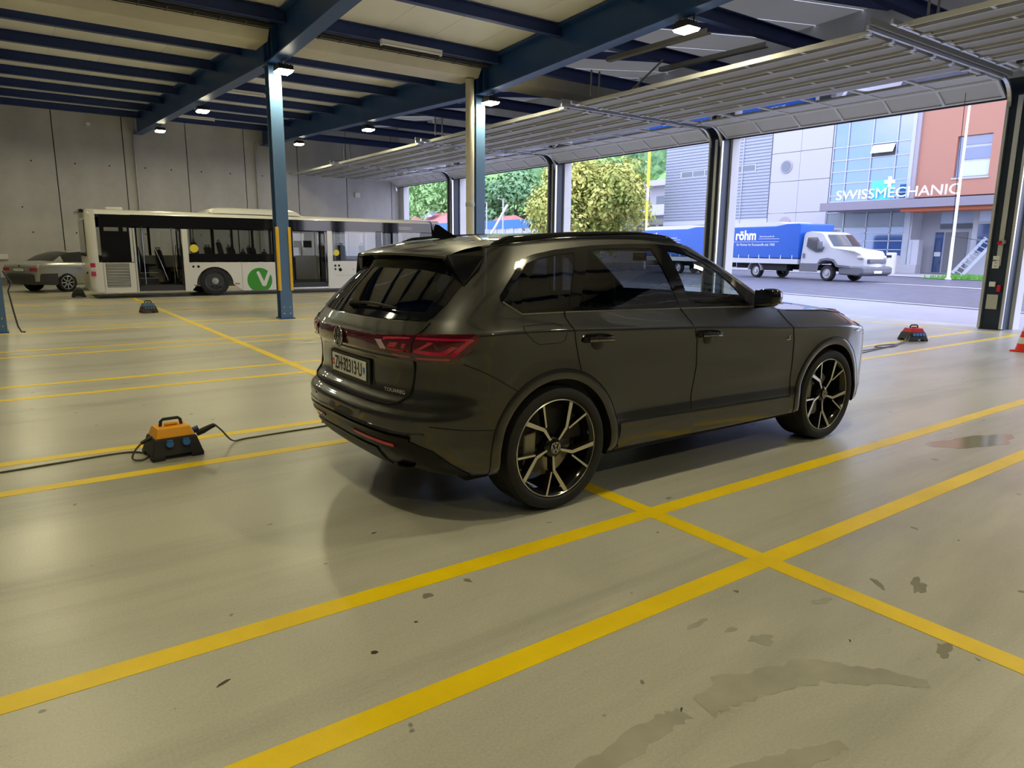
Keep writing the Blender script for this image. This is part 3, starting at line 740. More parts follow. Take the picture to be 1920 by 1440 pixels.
def addgrid(Gd, s):
    n, m_ = len(Gd), len(Gd[0]); vv = [[full.verts.new((p[0], p[1]*s, p[2])) for p in row] for row in Gd]
    for i in range(n-1):
        for j in range(m_-1):
            try: full.faces.new((vv[i][j], vv[i+1][j], vv[i+1][j+1], vv[i][j+1]) if s < 0 else (vv[i][j+1], vv[i+1][j+1], vv[i+1][j], vv[i][j]))
            except ValueError: pass
for s in (-1, 1):
    for Gd in (grid, ggrid, rgrid, hood): addgrid(Gd, s)
bmesh.ops.remove_doubles(full, verts=full.verts, dist=.0008)
bmesh.ops.dissolve_degenerate(full, edges=full.edges, dist=.0004)
full.normal_update()
TG_SIDE = [(.71, .722), (.80, .735), (.86, .80), (.875, .95), (.875, 1.12), (.72, 1.16), (0, 1.3), (-.72, 1.16), (-.875, 1.12), (-.875, .95), (-.86, .80), (-.80, .735), (-.71, .722)]
RD = [(.05, 1.20), (.05, 1.16), (.09, 1.09), (.13, .96), (.165, .84), (.30, .79), (.45, .68), (.50, .50), (.50, .335), (1.19, .325), (1.195, .61), (1.22, .78), (1.20, .95), (1.14, 1.07), (1.05, 1.19), (1.05, 1.3), (.05, 1.3)]
FD = [(1.05, 1.3), (1.05, 1.19), (1.14, 1.07), (1.20, .95), (1.22, .78), (1.195, .61), (1.19, .325), (2.36, .315), (2.36, .73), (2.345, .88), (2.30, .98), (2.19, 1.12), (2.19, 1.3)]
def part_of(c):
    x, y, z = c; ay = abs(y)
    for xa, za in ARCH:
        if ay > .5 and math.hypot(x-xa, z-za) < .456: return None
    if z < 1.185 and z < T_TOP(clamp(x, -1, 3.8))+.004:
        if ay > .8 and inpoly((x, z), RD): return 'rear_door'
        if ay > .8 and inpoly((x, z), FD): return 'front_door'
        if x > 2.12 and z > T_TOP(x)-.003: return 'bonnet'
        if x < -.30 and z < .69 and not (ay > .8 and math.hypot(x, z-.38) < .50): return 'rear_bumper'
        if x < -.6 and ay < .70 and z >= .69: return 'tailgate'
        if x > 3.15 and z < .62: return 'front_bumper'
        if x > 2.3: return 'wing'
        return 'body_side'
    if x > 2.13: return 'bonnet'
    if x < -.35 and ay < .73 and z < 1.50: return 'tailgate'
    if z > roofz(clamp(x, -.5, 1.5), y)-.012 and ay < WR+.002: return 'roof'
    return 'body_side'
parts = {}
for f in full.faces:
    c = f.calc_center_median()
    vs2 = [v.co for v in f.verts]
    if c.z > 1.16:
        if any(abs(v.y) > .55 and (inpoly((v.x, v.z), QG) or inpoly((v.x, v.z), RG) or inpoly((v.x, v.z), FG)) for v in vs2): continue
        if c.x < -.3 and any(inpoly((v.y, v.z), RWi) for v in vs2): continue
        if c.x > 1.35 and c.z < 1.57 and any(inpoly((v.y, v.z), WSi) and v.x > 1.38+(1.57-v.z)*1.0 for v in vs2): continue
    k = part_of((c.x, c.y, c.z))
    if k is None: continue
    if k in ('rear_door', 'front_door', 'wing'): k += '_left' if c.y > 0 else '_right'
    parts.setdefault(k, []).append(f)
for k, fl in parts.items():
    idx = {}; V = []; N = []; F = []
    for f in fl:
        t = []
        for v in f.verts:
            if v.index not in idx: idx[v.index] = len(V); V.append(v.co[:]); N.append(v.normal[:])
            t.append(idx[v.index])
        F.append(t)
    nm = k.replace('_left', '').replace('_right', '')
    me = bpy.data.meshes.new(nm); me.from_pydata(V, [], F); me.shade_smooth(); me.normals_split_custom_set_from_vertices(N); me.materials.append(PAINT)
    o = bpy.data.objects.new(nm, me); COL.objects.link(o); o.parent = CAR
full.free()
# ---- seams --------------------------------------------------------
sP = side_P
seam('panel_gap', RD[:5]+[(.17, .82)], sP, CAR); seam('panel_gap', [(1.19, .47), (1.195, .61)]+RD[11:14]+[(1.05, 1.178)], sP, CAR)
seam('panel_gap', [(.50, .478), (1.19, .462), (2.36, .435)], sP, CAR, r=.0045); seam('panel_gap', [(2.36, .44), (2.36, .73), (2.345, .88), (2.30, .98), (2.19, 1.11)], sP, CAR)
rb = lambda y, z: rear_P(y, z)
seam('panel_gap', [(0, .688), (.375, .688), (.56, .692), (.62, .705), (.668, .75), (.685, .82), (.706, .95)], rb, CAR, r=.0070)
seam('panel_gap', [(.732, 1.09), (.744, 1.12), (.752, 1.155)], rb, CAR, r=.0060)
seam('panel_gap', [(-.63, .94), (-.55, .905), (-.46, .86), (-.36, .80), (-.30, .765)], sP, CAR, r=.0028)
seam('panel_gap', [(-.80, .60), (-.62, .575), (-.46, .56)], sP, CAR, r=.003)
seam('panel_gap', [(2.30, 1.105), (2.6, 1.088), (2.9, 1.073), (3.2, 1.04), (3.45, .99)], sP, CAR, r=.004)
fuel = [(-.27, 1.13), (-.05, 1.135), (.0, 1.12), (.035, 1.08), (.03, 1.035), (.0, 1.02), (-.16, 1.02), (-.20, 1.04), (-.27, 1.10), (-.27, 1.13)]
seam('fuel_flap_gap', fuel, sP, CAR, r=.0022, sides=(-1,))
# ---- wheel arch trims, liners -------------------------------------
for xa, za in ARCH:
    for s in (-1, 1):
        rings = []; n = 44; a0, a1 = math.radians(-11), math.radians(191)
        for rr in (.425, .435, .455, .475, .486):
            row = []
            for k in range(n+1):
                t = a0+(a1-a0)*k/n; x, z = xa+rr*math.cos(t), max(.255, za+rr*math.sin(t)); p = side_P(x, max(z, .285))
                row.append((p[0], (p[1]+(.005 if .43 < rr < .48 else .002))*s, z))
            rings.append(row)
        inner = [(q[0], (abs(q[1])-.10)*s, q[2]) for q in rings[0]]
        MB().grid([inner]+rings).build('wheel_arch_trim', PAINT, CAR, smooth=50)
        MB().tube([(q[0], q[1]+.001*s, q[2]) for q in rings[-1]], .0028, 5).build('panel_gap', GAP, CAR)
        lin = []
        for yy in (.90, .52):
            lin.append([(xa+.44*math.cos(t), yy*s, za+.44*math.sin(t)) for t in [math.radians(-14+208*k/28) for k in range(29)]])
        lin.append([(xa+.05*math.cos(t), .50*s, za+.05*math.sin(t)) for t in [math.radians(-14+208*k/28) for k in range(29)]])
        MB().grid(lin).build('wheel_well', MATB, CAR)
MB().box(-.55, 3.4, -.80, .80, .24, .34).box(.45, 2.45, -.90, .90, .255, .33).build('underbody', MATB, CAR)
# ---- side glass ----------------------------------------------------
PRIV = glass('privacy_glass', (.035, .035, .04), extra=.02); CLR = glass('clear_car_glass', (.62, .66, .63), extra=.01); PRIV2 = glass('rear_door_glass', (.11, .112, .115), extra=.01)
regs = flat_regions(DLO, (QG, RG, FG), step=.07)
for s in (-1, 1):
    skin('quarter_window', regs[0], side_G, .002, PRIV, CAR, s, 0); skin('rear_door_window', regs[1], side_G, .002, PRIV2, CAR, s, 0)
    skin('front_door_window', regs[2], side_G, .002, CLR, CAR, s, 0); skin('window_surround', regs[3], side_G, .004, GLOSSB, CAR, s, .012)
seam('waistline_strip', [(-.36, 1.262), (-.255, 1.192), (.08, 1.191), (1.1, 1.171), (1.82, 1.155), (2.05, 1.142)], side_G, CAR, m=pm('dark_chrome', (.35, .34, .30), .2, 1.0), r=.006)
seam('door_frame_gap', [(.12, 1.205), (.345, 1.545)], side_G, CAR, m=pm('dark_chrome', (0,0,0)), r=.003, off=.003)
# ---- rear window, spoiler, wiper ----------------------------------
rr_ = flat_regions(RWo, (RWi,), step=.08)
skin('rear_window', rr_[0], rear_G, .003, PRIV, CAR, 1, 0); skin('rear_window_surround', rr_[1], rear_G, .005, GLOSSB, CAR, 1, .015)
wr_ = flat_regions(WSo, (WSi,), step=.1)
skin('windscreen', wr_[0], front_G, .002, CLR, CAR, 1, 0); skin('windscreen_surround', wr_[1], front_G, .003, GLOSSB, CAR, 1, .01)
top = []; und = []
for i in range(25):
    y = lerp(-.615, .615, i/24); q = abs(y)/.615; x0 = -.33+.02*q*q; xe = -.60+.05*q**2.5; ze = 1.530-.018*q*q
    z0 = roofz(x0, y)+.004
    top.append([(x0, y, z0)]+[(lerp(x0, xe, t), y, lerp(z0, ze, t)+.010*math.sin(PI*t)) for t in (.25, .5, .75, .95)]+[(xe-.006, y, ze-.006), (xe-.004, y, ze-.020)])
    und.append([(xe-.004, y, ze-.020), (xe+.03, y, ze-.036), (-.50+.05*q**2, y, 1.448-.02*q*q), (-.42, y, 1.47)])
MB().grid(top).build('roof_spoiler', PAINT, CAR, smooth=60); MB().grid(und).build('spoiler_underside', GLOSSB, CAR, smooth=50)
for s in (-1, 1):
    fin = [(-.335, .640, 1.543), (-.555, .615, 1.515), (-.56, .62, 1.49), (-.525, .742, 1.350), (-.410, .722, 1.452), (-.352, .684, 1.512)]
    fin2 = [(-.34, .59, 1.53), (-.55, .56, 1.50), (-.55, .56, 1.48), (-.50, .69, 1.355), (-.40, .66, 1.44), (-.35, .63, 1.50)]
    n = len(fin)
    MB().add([(a, b*s, c) for a, b, c in fin]+[(a, b*s, c) for a, b, c in fin2], [tuple(range(n)), tuple(range(2*n-1, n-1, -1))]+[(i, (i+1) % n, n+(i+1) % n, n+i) for i in range(n)]).build('spoiler_fin', GLOSSB, CAR)
MB().box(-.485, -.475, -.16, .16, 1.485, 1.495).build('third_brake_light', pm('dark_red_lens', (.075, .003, .010), .06, coat=1), CAR)
p0, p1 = Vector(rear_G(.05, 1.205)), Vector(rear_G(-.50, 1.195))
wm = MB(); 
for k in range(8):
    y0, y1 = lerp(.06, -.50, k/8), lerp(.06, -.50, (k+1)/8); a, b = Vector(rear_G(y0, 1.21+.012*math.sin(k/8*PI))), Vector(rear_G(y1, 1.21+.012*math.sin((k+1)/8*PI)))
    wm.bar(a+Vector((-.03, 0, .01)), b+Vector((-.03, 0, .01)), .022-.001*k, .014)
w_ = wm.build('rear_wiper', SATB, CAR); MB().lathe([(.022, 0), (.024, .03), (.012, .04)], n=12).build('wiper_pivot', SATB, w_, smooth=40).matrix_local = Matrix.Translation(p0+Vector((0, 0, .0))) @ Matrix.Rotation(-1.0, 4, 'Y')
# ---- tail lights ---------------------------------------------------
LENS = pm('dark_red_lens', (0,0,0)); LED = pm('bright_red_light_bar', (.42, .008, .045), .12, coat=1, emit=(.5, .01, .04), es=.02); PINK = pm('pale_pink_patch', (.55, .42, .50), .15, coat=1)  # PINK: pale pink piece at the inner end of each cluster
uy = lambda y, z=1.03: solve(lambda t: P(t, z), -1, 0, 1, y); ux = lambda x, z=1.03: solve(lambda t: P(t, z), -1, 2, 0, x)
SE = .9    # u stretched so that the flat mesh keeps its shape
uz = lambda a, z: P(a/SE, z)
strip = [(-1*SE, .985), (uy(.55)*SE, .990), (uy(.55)*SE, 1.068), (-1*SE, 1.068)]
both('light_strip', strip, uz, .006, LENS, CAR, .04)
clus = [(uy(.44)*SE, .990), (uy(.54)*SE, .985), (uy(.62)*SE, .966), (uy(.72)*SE, .952), (ux(-.78)*SE, .945), (ux(-.68)*SE, .948), (ux(-.60)*SE, 1.01), (ux(-.555)*SE, 1.065), (ux(-.56)*SE, 1.088), (ux(-.60)*SE, 1.098), (uy(.78)*SE, 1.098), (uy(.62)*SE, 1.083), (uy(.44)*SE, 1.070)]
TLs = []
for s in (-1, 1): TLs.append(skin('tail_light', flat_regions(clus, step=.035)[0], uz, .009, LENS, CAR, s, .014))
U = lambda y=None, x=None: (uy(y) if y is not None else ux(x))*SE
bars = [([(U(.52), 1.062), (U(.70), 1.076), (U(.70), 1.066), (U(.52), 1.052)], LED), ([(U(x=-.83), 1.079), (U(x=-.61), 1.081), (U(x=-.615), 1.067), (U(x=-.83), 1.065)], LED),
        ([(U(x=-.614), 1.080), (U(x=-.588), 1.074), (U(x=-.674), .985), (U(x=-.700), .990)], LED), ([(U(x=-.83), 1.014), (U(x=-.83), 1.00), (U(x=-.72), .990), (U(x=-.66), 1.036), (U(x=-.69), 1.040), (U(x=-.735), 1.006)], LED),
        ([(U(x=-.785), 1.055), (U(x=-.765), 1.055), (U(x=-.81), 1.015), (U(x=-.825), 1.015)], LED),
        ([(U(.56), 1.012), (U(.70), 1.008), (U(.70), .998), (U(.56), 1.003)], LED), ([(U(.58), 1.046), (U(.64), 1.048), (U(.615), 1.020), (U(.56), 1.018)], LED), ([(U(.665), 1.044), (U(.69), 1.044), (U(.675), 1.018), (U(.655), 1.018)], LED),
        ([(U(.58), .986), (U(.70), .978), (U(.70), .971), (U(.58), .979)], pm('pale_lens_line', (.40, .10, .14), .2)), ([(U(x=-.83), .968), (U(x=-.70), .968), (U(x=-.695), .974), (U(x=-.83), .976)], pm('pale_lens_line', (0,0,0))),
        ([(U(.455), 1.052), (U(.505), 1.054), (U(.545), 1.004), (U(.50), 1.002)], PINK)]
for s, t in zip((-1, 1), TLs):
    for poly, m in bars: skin('light_bar', flat_regions(poly, step=.03)[0], uz, .0115, m, t, s, .004)
seam('panel_gap', [(.706, .95), (.714, 1.0), (.732, 1.10)], lambda y, z: tuple(Vector(rear_P(y, z))+Vector((-.007, .005, 0))), CAR, r=.005)
# ---- badge, plate, lettering ---------------------------------------
def badge(o, right, up, r, parent, name='emblem'):
    M = frame(o, right, up); e = MB()
    disc = MB().lathe([(r, 0), (r, .004), (r*.97, .006)], n=32); b = disc.build(name, pm('emblem_black', (.01, .01, .012), .15), parent, smooth=40); b.matrix_local = M
    ring = MB(); n = 36
    ring.tube([(r*.93*math.cos(2*PI*k/n), r*.93*math.sin(2*PI*k/n), .007) for k in range(n+1)], r*.065, 6)
    ring.build('emblem_ring', CHROME, b, smooth=60)
    st = lambda p, q: MB().bar((p[0]*r, p[1]*r, .007), (q[0]*r, q[1]*r, .007), r*.13, .003)
    v = MB().bar((-.30*r, .80*r, .007), (0, .10*r, .007), r*.13, .004).bar((.30*r, .80*r, .007), (0, .10*r, .007), r*.13, .004); v.build('emblem_upper_letter', CHROME, b)
    w = MB()
    for p, q in (((-.78, .40), (-.36, -.72)), ((-.36, -.72), (0, -.02)), ((0, -.02), (.36, -.72)), ((.36, -.72), (.78, .40))): w.bar((p[0]*r, p[1]*r, .007), (q[0]*r, q[1]*r, .007), r*.13, .004)
    w.build('emblem_lower_letter', CHROME, b)
    return b
px = T_XR(1.025)
badge((px-.012, 0, 1.022), (0, -1, 0), (.06, 0, 1), .066, CAR)
PLT = pm('white_number_plate', (.85, .85, .83), .35); INK = pm('black_plate_ink', (.01, .01, .01), .5)
xp = T_XR(.84)-.012
pl = MB().box(-.26, .26, -.058, .058, 0, .006).build('number_plate', PLT, CAR, bevel=.004); pl.matrix_local = frame((xp, -.01, .833), (0, -1, 0), (0, 0, 1))
PF = Matrix.Translation((0, -.002, .0075))
text('plate_text', 'ZH\u00b732313\u00b7U', .118, INK, pl, PF, .0008, bold=.001, sx=.70)
MB().box(-.252, -.222, -.02, .02, .0062, .0072).build('plate_shield', pm('shield_red', srgb(200, 40, 50), .4), pl); MB().box(-.240, -.234, -.012, .012, .0072, .0078).box(-.246, -.228, -.003, .003, .0072, .0078).build('plate_cross', PLT, pl)
MB().prism([(.224, .022), (.252, .022), (.252, -.006), (.238, -.022), (.224, -.006)], 'z', .0062, .0072).build('plate_shield', pm('shield_blue', srgb(60, 130, 200), .4), pl)
MB().box(-.30, .30, -.075, .075, -.012, -.002).build('plate_recess', SATB, pl)
both('plate_niche', [(.30, .752), (.34, .762), (.34, .905), (.30, .918), (0, .918), (0, .752)], rear_P, .0015, pm('dark_grey_metallic_paint', (0,0,0)), CAR, .05, .003)
text('model_lettering', 'TOUAREG', .030, CHROME, CAR, frame(tuple(Vector(rear_P(-.555, .762))+Vector((-.006, 0, 0))), Vector(rear_P(-.62, .762))-Vector(rear_P(-.49, .762)), (0, 0, 1)), .002, sx=1.3)
# ---- rear bumper trims ----------------------------------------------
low = [(-1*SE, .335), (uy(.50)*SE, .335), (uy(.72)*SE, .33), (ux(-.62)*SE, .31), (ux(-.66)*SE, .345), (uy(.83)*SE, .46), (uy(.70)*SE, .515), (uy(.40)*SE, .535), (-1*SE, .54)]
LOWB = pm('black_lower_bumper', (.004, .004, .0045), .28, spec=.3)
both('lower_bumper_cover', low, uz, .007, LOWB, CAR, .05, .012)
both('bumper_strip', [(-1*SE, .530), (uy(.40)*SE, .525), (uy(.72)*SE, .505), (uy(.73)*SE, .523), (uy(.40)*SE, .545), (-1*SE, .55)], uz, .016, LOWB, CAR, .04, .012)
seam('bumper_crease', [(0, .565), (.40, .56), (.70, .545), (.80, .555)], rear_P, CAR, m=PAINT, r=.010)
both('rear_reflector', [(uy(.22)*SE, .478), (uy(.62)*SE, .462), (uy(.62)*SE, .478), (uy(.22)*SE, .494)], uz, .014, pm('reflector_red', (.55, .02, .03), .15, coat=1), CAR, .05, .008)
both('diffuser', [(-1*SE, .315), (uy(.45)*SE, .315), (uy(.45)*SE, .43), (-1*SE, .44)], uz, .016, SATB, CAR, .05, .02)
for s in (-1, 1):
    ex = MB(); ring = []
    for k in range(25):
        t = 2*PI*k/24; ring.append((0, .11*abs(math.cos(t))**.6*math.copysign(1, math.cos(t)), .036*abs(math.sin(t))**.6*math.copysign(1, math.sin(t))))
    ex.grid([[(-.87+.05*abs(q[1])/.11, q[1]*s+.60*s, q[2]+.378) for q in ring], [(-.88+.05*abs(q[1])/.11, q[1]*1.1*s+.60*s, q[2]*1.15+.378) for q in ring], [(-.82, q[1]*1.05*s+.60*s, q[2]*1.05+.378) for q in ring]])
    ex.build('exhaust_trim', pm('dark_chrome', (0,0,0)), CAR, smooth=50)
for y in (-.74, -.35, .35, .74):
    p = rear_P(y, .62); d = Vector(P(uy(abs(y), .62)+.01, .62))-Vector(P(uy(abs(y), .62)-.01, .62)); d.y = math.copysign(1, y)*d.y
    MB().lathe([(.012, -.002), (.012, .003), (.010, .004)], n=14).build('parking_sensor', PAINT, CAR, smooth=40).matrix_local = frame(p, (-d.x, -d.y, 0) if y < 0 else (d.x, d.y, 0), (0, 0, 1)) if y < 0 else frame(p, (-d.x, -d.y, 0), (0, 0, 1))
# ---- handles, mirrors, rails, antenna, sill --------------------------
for s in (-1, 1):
    for xc, zc in ((.29, 1.022), (1.315, .985)):
        y = side_P(xc, zc)[1]
        h = MB()
        pts = [(xc-.125, y+.004, zc+.002), (xc-.10, y+.028, zc+.003), (xc-.04, y+.036, zc+.002), (xc+.05, y+.036, zc-.001), (xc+.10, y+.028, zc-.004), (xc+.122, y+.004, zc-.006)]
        for a, b in zip(pts, pts[1:]): h.bar((a[0], a[1]*s, a[2]), (b[0], b[1]*s, b[2]), .014, .034)
        ho = h.build('door_handle', GLOSSB, CAR, bevel=.004)
        hs = MB()
        for a, b in zip(pts[1:], pts[2:-1]): hs.bar((a[0], (a[1]+.008)*s, a[2]-.004), (b[0], (b[1]+.008)*s, b[2]-.004), .004, .010)
        hs.build('handle_chrome_strip', pm('dark_chrome', (.35, .34, .30), .2, 1.0), ho)
        MB().lathe([(.001, .004), (.035, .003), (.055, -.003)], n=18).build('handle_cup', SATB, ho, smooth=50).matrix_local = frame((xc, (y+.001)*s, zc-.012), (1, 0, 0), (0, 0, 1)) @ Matrix.Rotation(0 if s < 0 else PI, 4, 'X')
    # mirror
    mm = MB(); cx, cy, cz = 1.885, 1.03, 1.222
    for i, (dx, sc) in enumerate(((-.075, .80), (-.05, .98), (.0, 1.0), (.05, .86), (.085, .55), (.10, .15))):
        pass
    rows = []
    for dx, sc in ((-.075, .05), (-.075, .86), (-.06, .98), (.0, 1.0), (.045, .88), (.08, .58), (.095, .12)):
        rows.append([(cx+dx, (cy+.088*sc*math.copysign(abs(math.cos(t))**.75, math.cos(t)))*s, cz+.068*sc*math.copysign(abs(math.sin(t))**.75, math.sin(t))+.01*math.cos(t)) for t in [2*PI*k/20 for k in range(21)]])
    mo = MB().grid(rows).build('door_mirror', GLOSSB, CAR, smooth=60)
    MB().bar((cx, .93*s, 1.155), (cx, 1.0*s, 1.165), .07, .03).build('mirror_foot', GLOSSB, mo)
    MB().grid([[(cx-.0765, (cy+.072*a)*s, cz+.054*b) for a in (-1, 1)] for b in (-1, 1)]).build('mirror_glass', CHROME, mo)
    MB().bar((cx+.05, (cy+.05)*s, cz-.03), (cx+.02, (cy+.09)*s, cz-.035), .02, .010).build('mirror_indicator', pm('pale_lens', (.6, .58, .52), .2), mo)
    # roof rail
    pts = [(-.24, 1.0), (-.12, 1.5), (.3, 1.6), (.8, 1.6), (1.15, 1.5), (1.34, 1.0)]; rl = []
    n = 40
    for k in range(n+1):
        t = k/n; x = lerp(-.25, 1.36, t); e = min(1, min(t, 1-t)/.07); hgt = .004+.034*e**.7; zb_ = roofz(x, .60); yy = .605-.01*t
        rl.append([(x, (yy-.022)*s, zb_-.004), (x, (yy-.018)*s, zb_+hgt-.008), (x, (yy-.010)*s, zb_+hgt), (x, (yy+.008)*s, zb_+hgt), (x, (yy+.018)*s, zb_+hgt-.010), (x, (yy+.022)*s, zb_-.010)])
    MB().grid(rl).build('roof_rail', GLOSSB, CAR, smooth=50)
    seam('roof_gutter', [(0, 0)], lambda a, b: (0, 0, 0), CAR, sides=()) if False else None
    MB().tube([(x, (WR-.004)*s, roofz(x, WR)+.001) for x in [lerp(-.33, 1.35, k/24) for k in range(25)]], .003, 5).build('panel_gap', GAP, CAR)
    # sill strip
    sk = [(.50, .31), (1.2, .305), (2.36, .30), (2.36, .425), (1.2, .452), (.50, .468)]
    skin('sill_cover', flat_regions(sk, step=.12)[0], side_P, .010, PAINT, CAR, s, .012)
    text('side_badge', 'R', .045, CHROME, CAR, frame((2.27, (side_P(2.27, .905)[1]+.003)*s, .905), (-s, 0, 0), (0, 0, 1)), .002, shear=.4)
    MB().bar((2.24, (side_P(2.24, .885)[1]+.003)*s, .885), (2.30, (side_P(2.30, .885)[1]+.003)*s, .888), .003, .005).build('side_badge_bar', CHROME, CAR)
fin = [(.0, 0), (.20, 0), (.16, .018), (.09, .055), (.045, .085), (.02, .09), (.012, .06)]
mb = MB(); zc = roofz(-.22, 0)
n = len(fin); mb.add([(-.30+a, -.004-.018*(1-b/.1), zc+b-.002) for a, b in fin]+[(-.30+a, .004+.018*(1-b/.1), zc+b-.002) for a, b in fin], [tuple(range(n)), tuple(range(2*n-1, n-1, -1))]+[(i, (i+1) % n, n+(i+1) % n, n+i) for i in range(n)])
mb.build('shark_fin_antenna', GLOSSB, CAR, smooth=40)
# headlight (barely seen on the near corner)
HL = [(ux(3.22, .9)*SE, .90), (ux(3.45, .9)*SE, .845), ((ux(3.6, .9)+.05)*SE, .83), ((ux(3.6, .9)+.05)*SE, .93), (ux(3.45, .9)*SE, .955)]
both('headlight', HL, uz, .006, glass('headlight_lens', (.5, .5, .52), extra=.25), CAR, .05, .01)
# ---- cabin ------------------------------------------------------------
CAB = pm('black_cabin_trim', (.02, .02, .021), .6); LEA = pm('black_leather', (.018, .018, .019), .45)
MB().box(-.60, 2.0, -.80, .80, .34, .40).box(-.66, -.30, -.66, .66, .40, .98).build('cabin_floor', CAB, CAR)
for s in (-1, 1): MB().box(-.30, 2.05, .84*s-.02, .84*s+.02, .40, 1.14).build('door_card', CAB, CAR)
MB().prism([(1.62, .6), (1.62, 1.02), (1.75, 1.08), (2.2, 1.09), (2.2, .6)], 'y', -.82, .82).build('dashboard', CAB, CAR, bevel=.02)
def seat(x, y, w, name='front_seat'):
    o = MB().prism([(x-.10, .45), (x+.42, .45), (x+.44, .60), (x+.36, .63), (x+.02, .58), (x-.06, .64), (x-.20, 1.13), (x-.30, 1.15), (x-.33, 1.08), (x-.22, .60)], 'y', y-w/2, y+w/2).build(name, LEA, CAR, bevel=.05, bseg=3)
    return o
for y in (-.38, .38):
    o = seat(1.12, y, .52)
    MB().cbox((.83, y, 1.27), (.10, .27, .19)).build('headrest', LEA, o, bevel=.05, bseg=3); MB().cyl((.84, y-.06, 1.10), (.83, y-.06, 1.2), .007, 6).cyl((.84, y+.06, 1.10), (.83, y+.06, 1.2), .007, 6).build('headrest_posts', CHROME, o)
o = seat(.18, 0, 1.36, 'rear_bench')
for y in (-.45, 0, .45): MB().cbox((-.11, y, 1.24), (.09, .26, .16)).build('headrest', LEA, o, bevel=.045, bseg=3)
sw = MB().tube([(.185*math.cos(2*PI*k/28), .185*math.sin(2*PI*k/28), 0) for k in range(29)], .016, 8).bar((-.18, 0, 0), (.18, 0, 0), .05, .02, (0,0,1)).build('steering_wheel', SATB, CAR, smooth=60)
sw.matrix_local = Matrix.Translation((1.50, .38, 1.02)) @ Matrix.Rotation(math.radians(-65), 4, 'Y')
MB().box(1.60, 1.62, -.16, .10, 1.0, 1.16).build('centre_screen', GLOSSB, CAR, bevel=.01)
MB().bar((1.60, -.06, 1.5), (1.60, .06, 1.5), .03, .06).build('rear_view_mirror', SATB, CAR)
# ---- wheels -----------------------------------------------------------
WB_BLK = pm('gloss_black_alloy', (.008, .008, .009), .12, spec=.6)
def wheel(xc, s):
    w = empty('wheel', (xc, .952*s, .38)); w.parent = CAR
    if s > 0: w.rotation_euler.z = PI
    # built facing -y
    prof = [(.300, .015), (.315, -.008), (.345, -.014), (.368, -.004), (.377, .03), (.380, .09), (.380, .19), (.376, .25), (.36, .275), (.31, .28), (.295, .26)]
    MB().lathe(prof, axis='y', n=64, caps=False).build('tyre', TYRE, w, smooth=40)
    gr = MB()
    for t in (.07, .12, .17, .22): gr.lathe([(.3808, t), (.3812, t+.008)], axis='y', n=48, caps=False)
    gr.build('tread_groove', MATB, w)
    MB().lathe([(.300, .012), (.292, .002), (.285, .012), (.272, .03), (.262, .08), (.262, .26), (.29, .27)], axis='y', n=64, caps=False).build('rim_barrel', WB_BLK, w, smooth=50)
    MB().lathe([(.3005, .010), (.3015, .004), (.2955, .0005), (.293, .004)], axis='y', n=64, caps=False).build('rim_lip', SILV, w, smooth=50)
    MB().lathe([(.02, .115), (.19, .115), (.19, .145), (.02, .145)], axis='y', n=40).build('brake_disc', pm('brake_steel', (.30, .29, .27), .35, .9), w, smooth=40)
    MB().prism([(-.20, -.09), (-.12, -.11), (-.10, .11), (-.19, .09)], 'y', .075, .165).build('brake_caliper', pm('brake_caliper_grey', (.30, .29, .22), .4, .3), w, bevel=.01)
    MB().lathe([(.0, .030), (.052, .030), (.066, .040), (.075, .075), (.075, .12)], axis='y', n=32, caps=False).build('hub', WB_BLK, w, smooth=40)
    cap = badge((0, .026, 0), (1, 0, 0), (0, 0, 1), .036, w, 'hub_cap')
    tilt = .15
    for k in range(5):
        a = math.radians(72*k)+tilt
        def pt(r, da, d=0): t = PI/2-(a+math.radians(da)); return (r*math.cos(t), d, r*math.sin(t))
        def dep(r): return .034-.030*min(1, max(0, (r-.05)/.23))**1.3
        def arm(nodes, ws, name):
            core = MB(); face = MB()
            for (r0, a0, w0), (r1, a1, w1) in zip(nodes, nodes[1:]):
                P0, P1 = Vector(pt(r0, a0)), Vector(pt(r1, a1)); d = (P1-P0).normalized(); nrm = Vector((-d.z, 0, d.x))
                y0, y1 = dep(r0), dep(r1); v = []
                for (Pq, yq, wq) in ((P0, y0, w0), (P1, y1, w1)):
                    for sg, yy, ww in ((-1, 0, .78), (1, 0, .78), (1.35, .045, 1), (-1.35, .045, 1)): v.append(Pq+nrm*sg*wq*ww/2+Vector((0, yq+yy, 0)))
                core.add(v, [(0,1,2,3),(7,6,5,4),(0,4,5,1),(1,5,6,2),(2,6,7,3),(3,7,4,0)])
                fv = []
                for (Pq, yq, wq) in ((P0, y0, w0), (P1, y1, w1)):
                    for sg in (-1, 1): fv.append(Pq+nrm*sg*wq*.80/2+Vector((0, yq-.0012, 0)))
                face.add(fv, [(0, 1, 3, 2)])
            c = core.build('spoke', WB_BLK, w); face.build('machined_face', SILV, c)
        arm([(.050, 33, .016), (.145, 29, .026), (.295, 12, .034)], None, 'm')
        arm([(.150, 36, .014), (.295, 42, .018)], None, 'b')
    return w
for xc in (0.0, 2.9):
    for s in (-1, 1): wheel(xc, s)
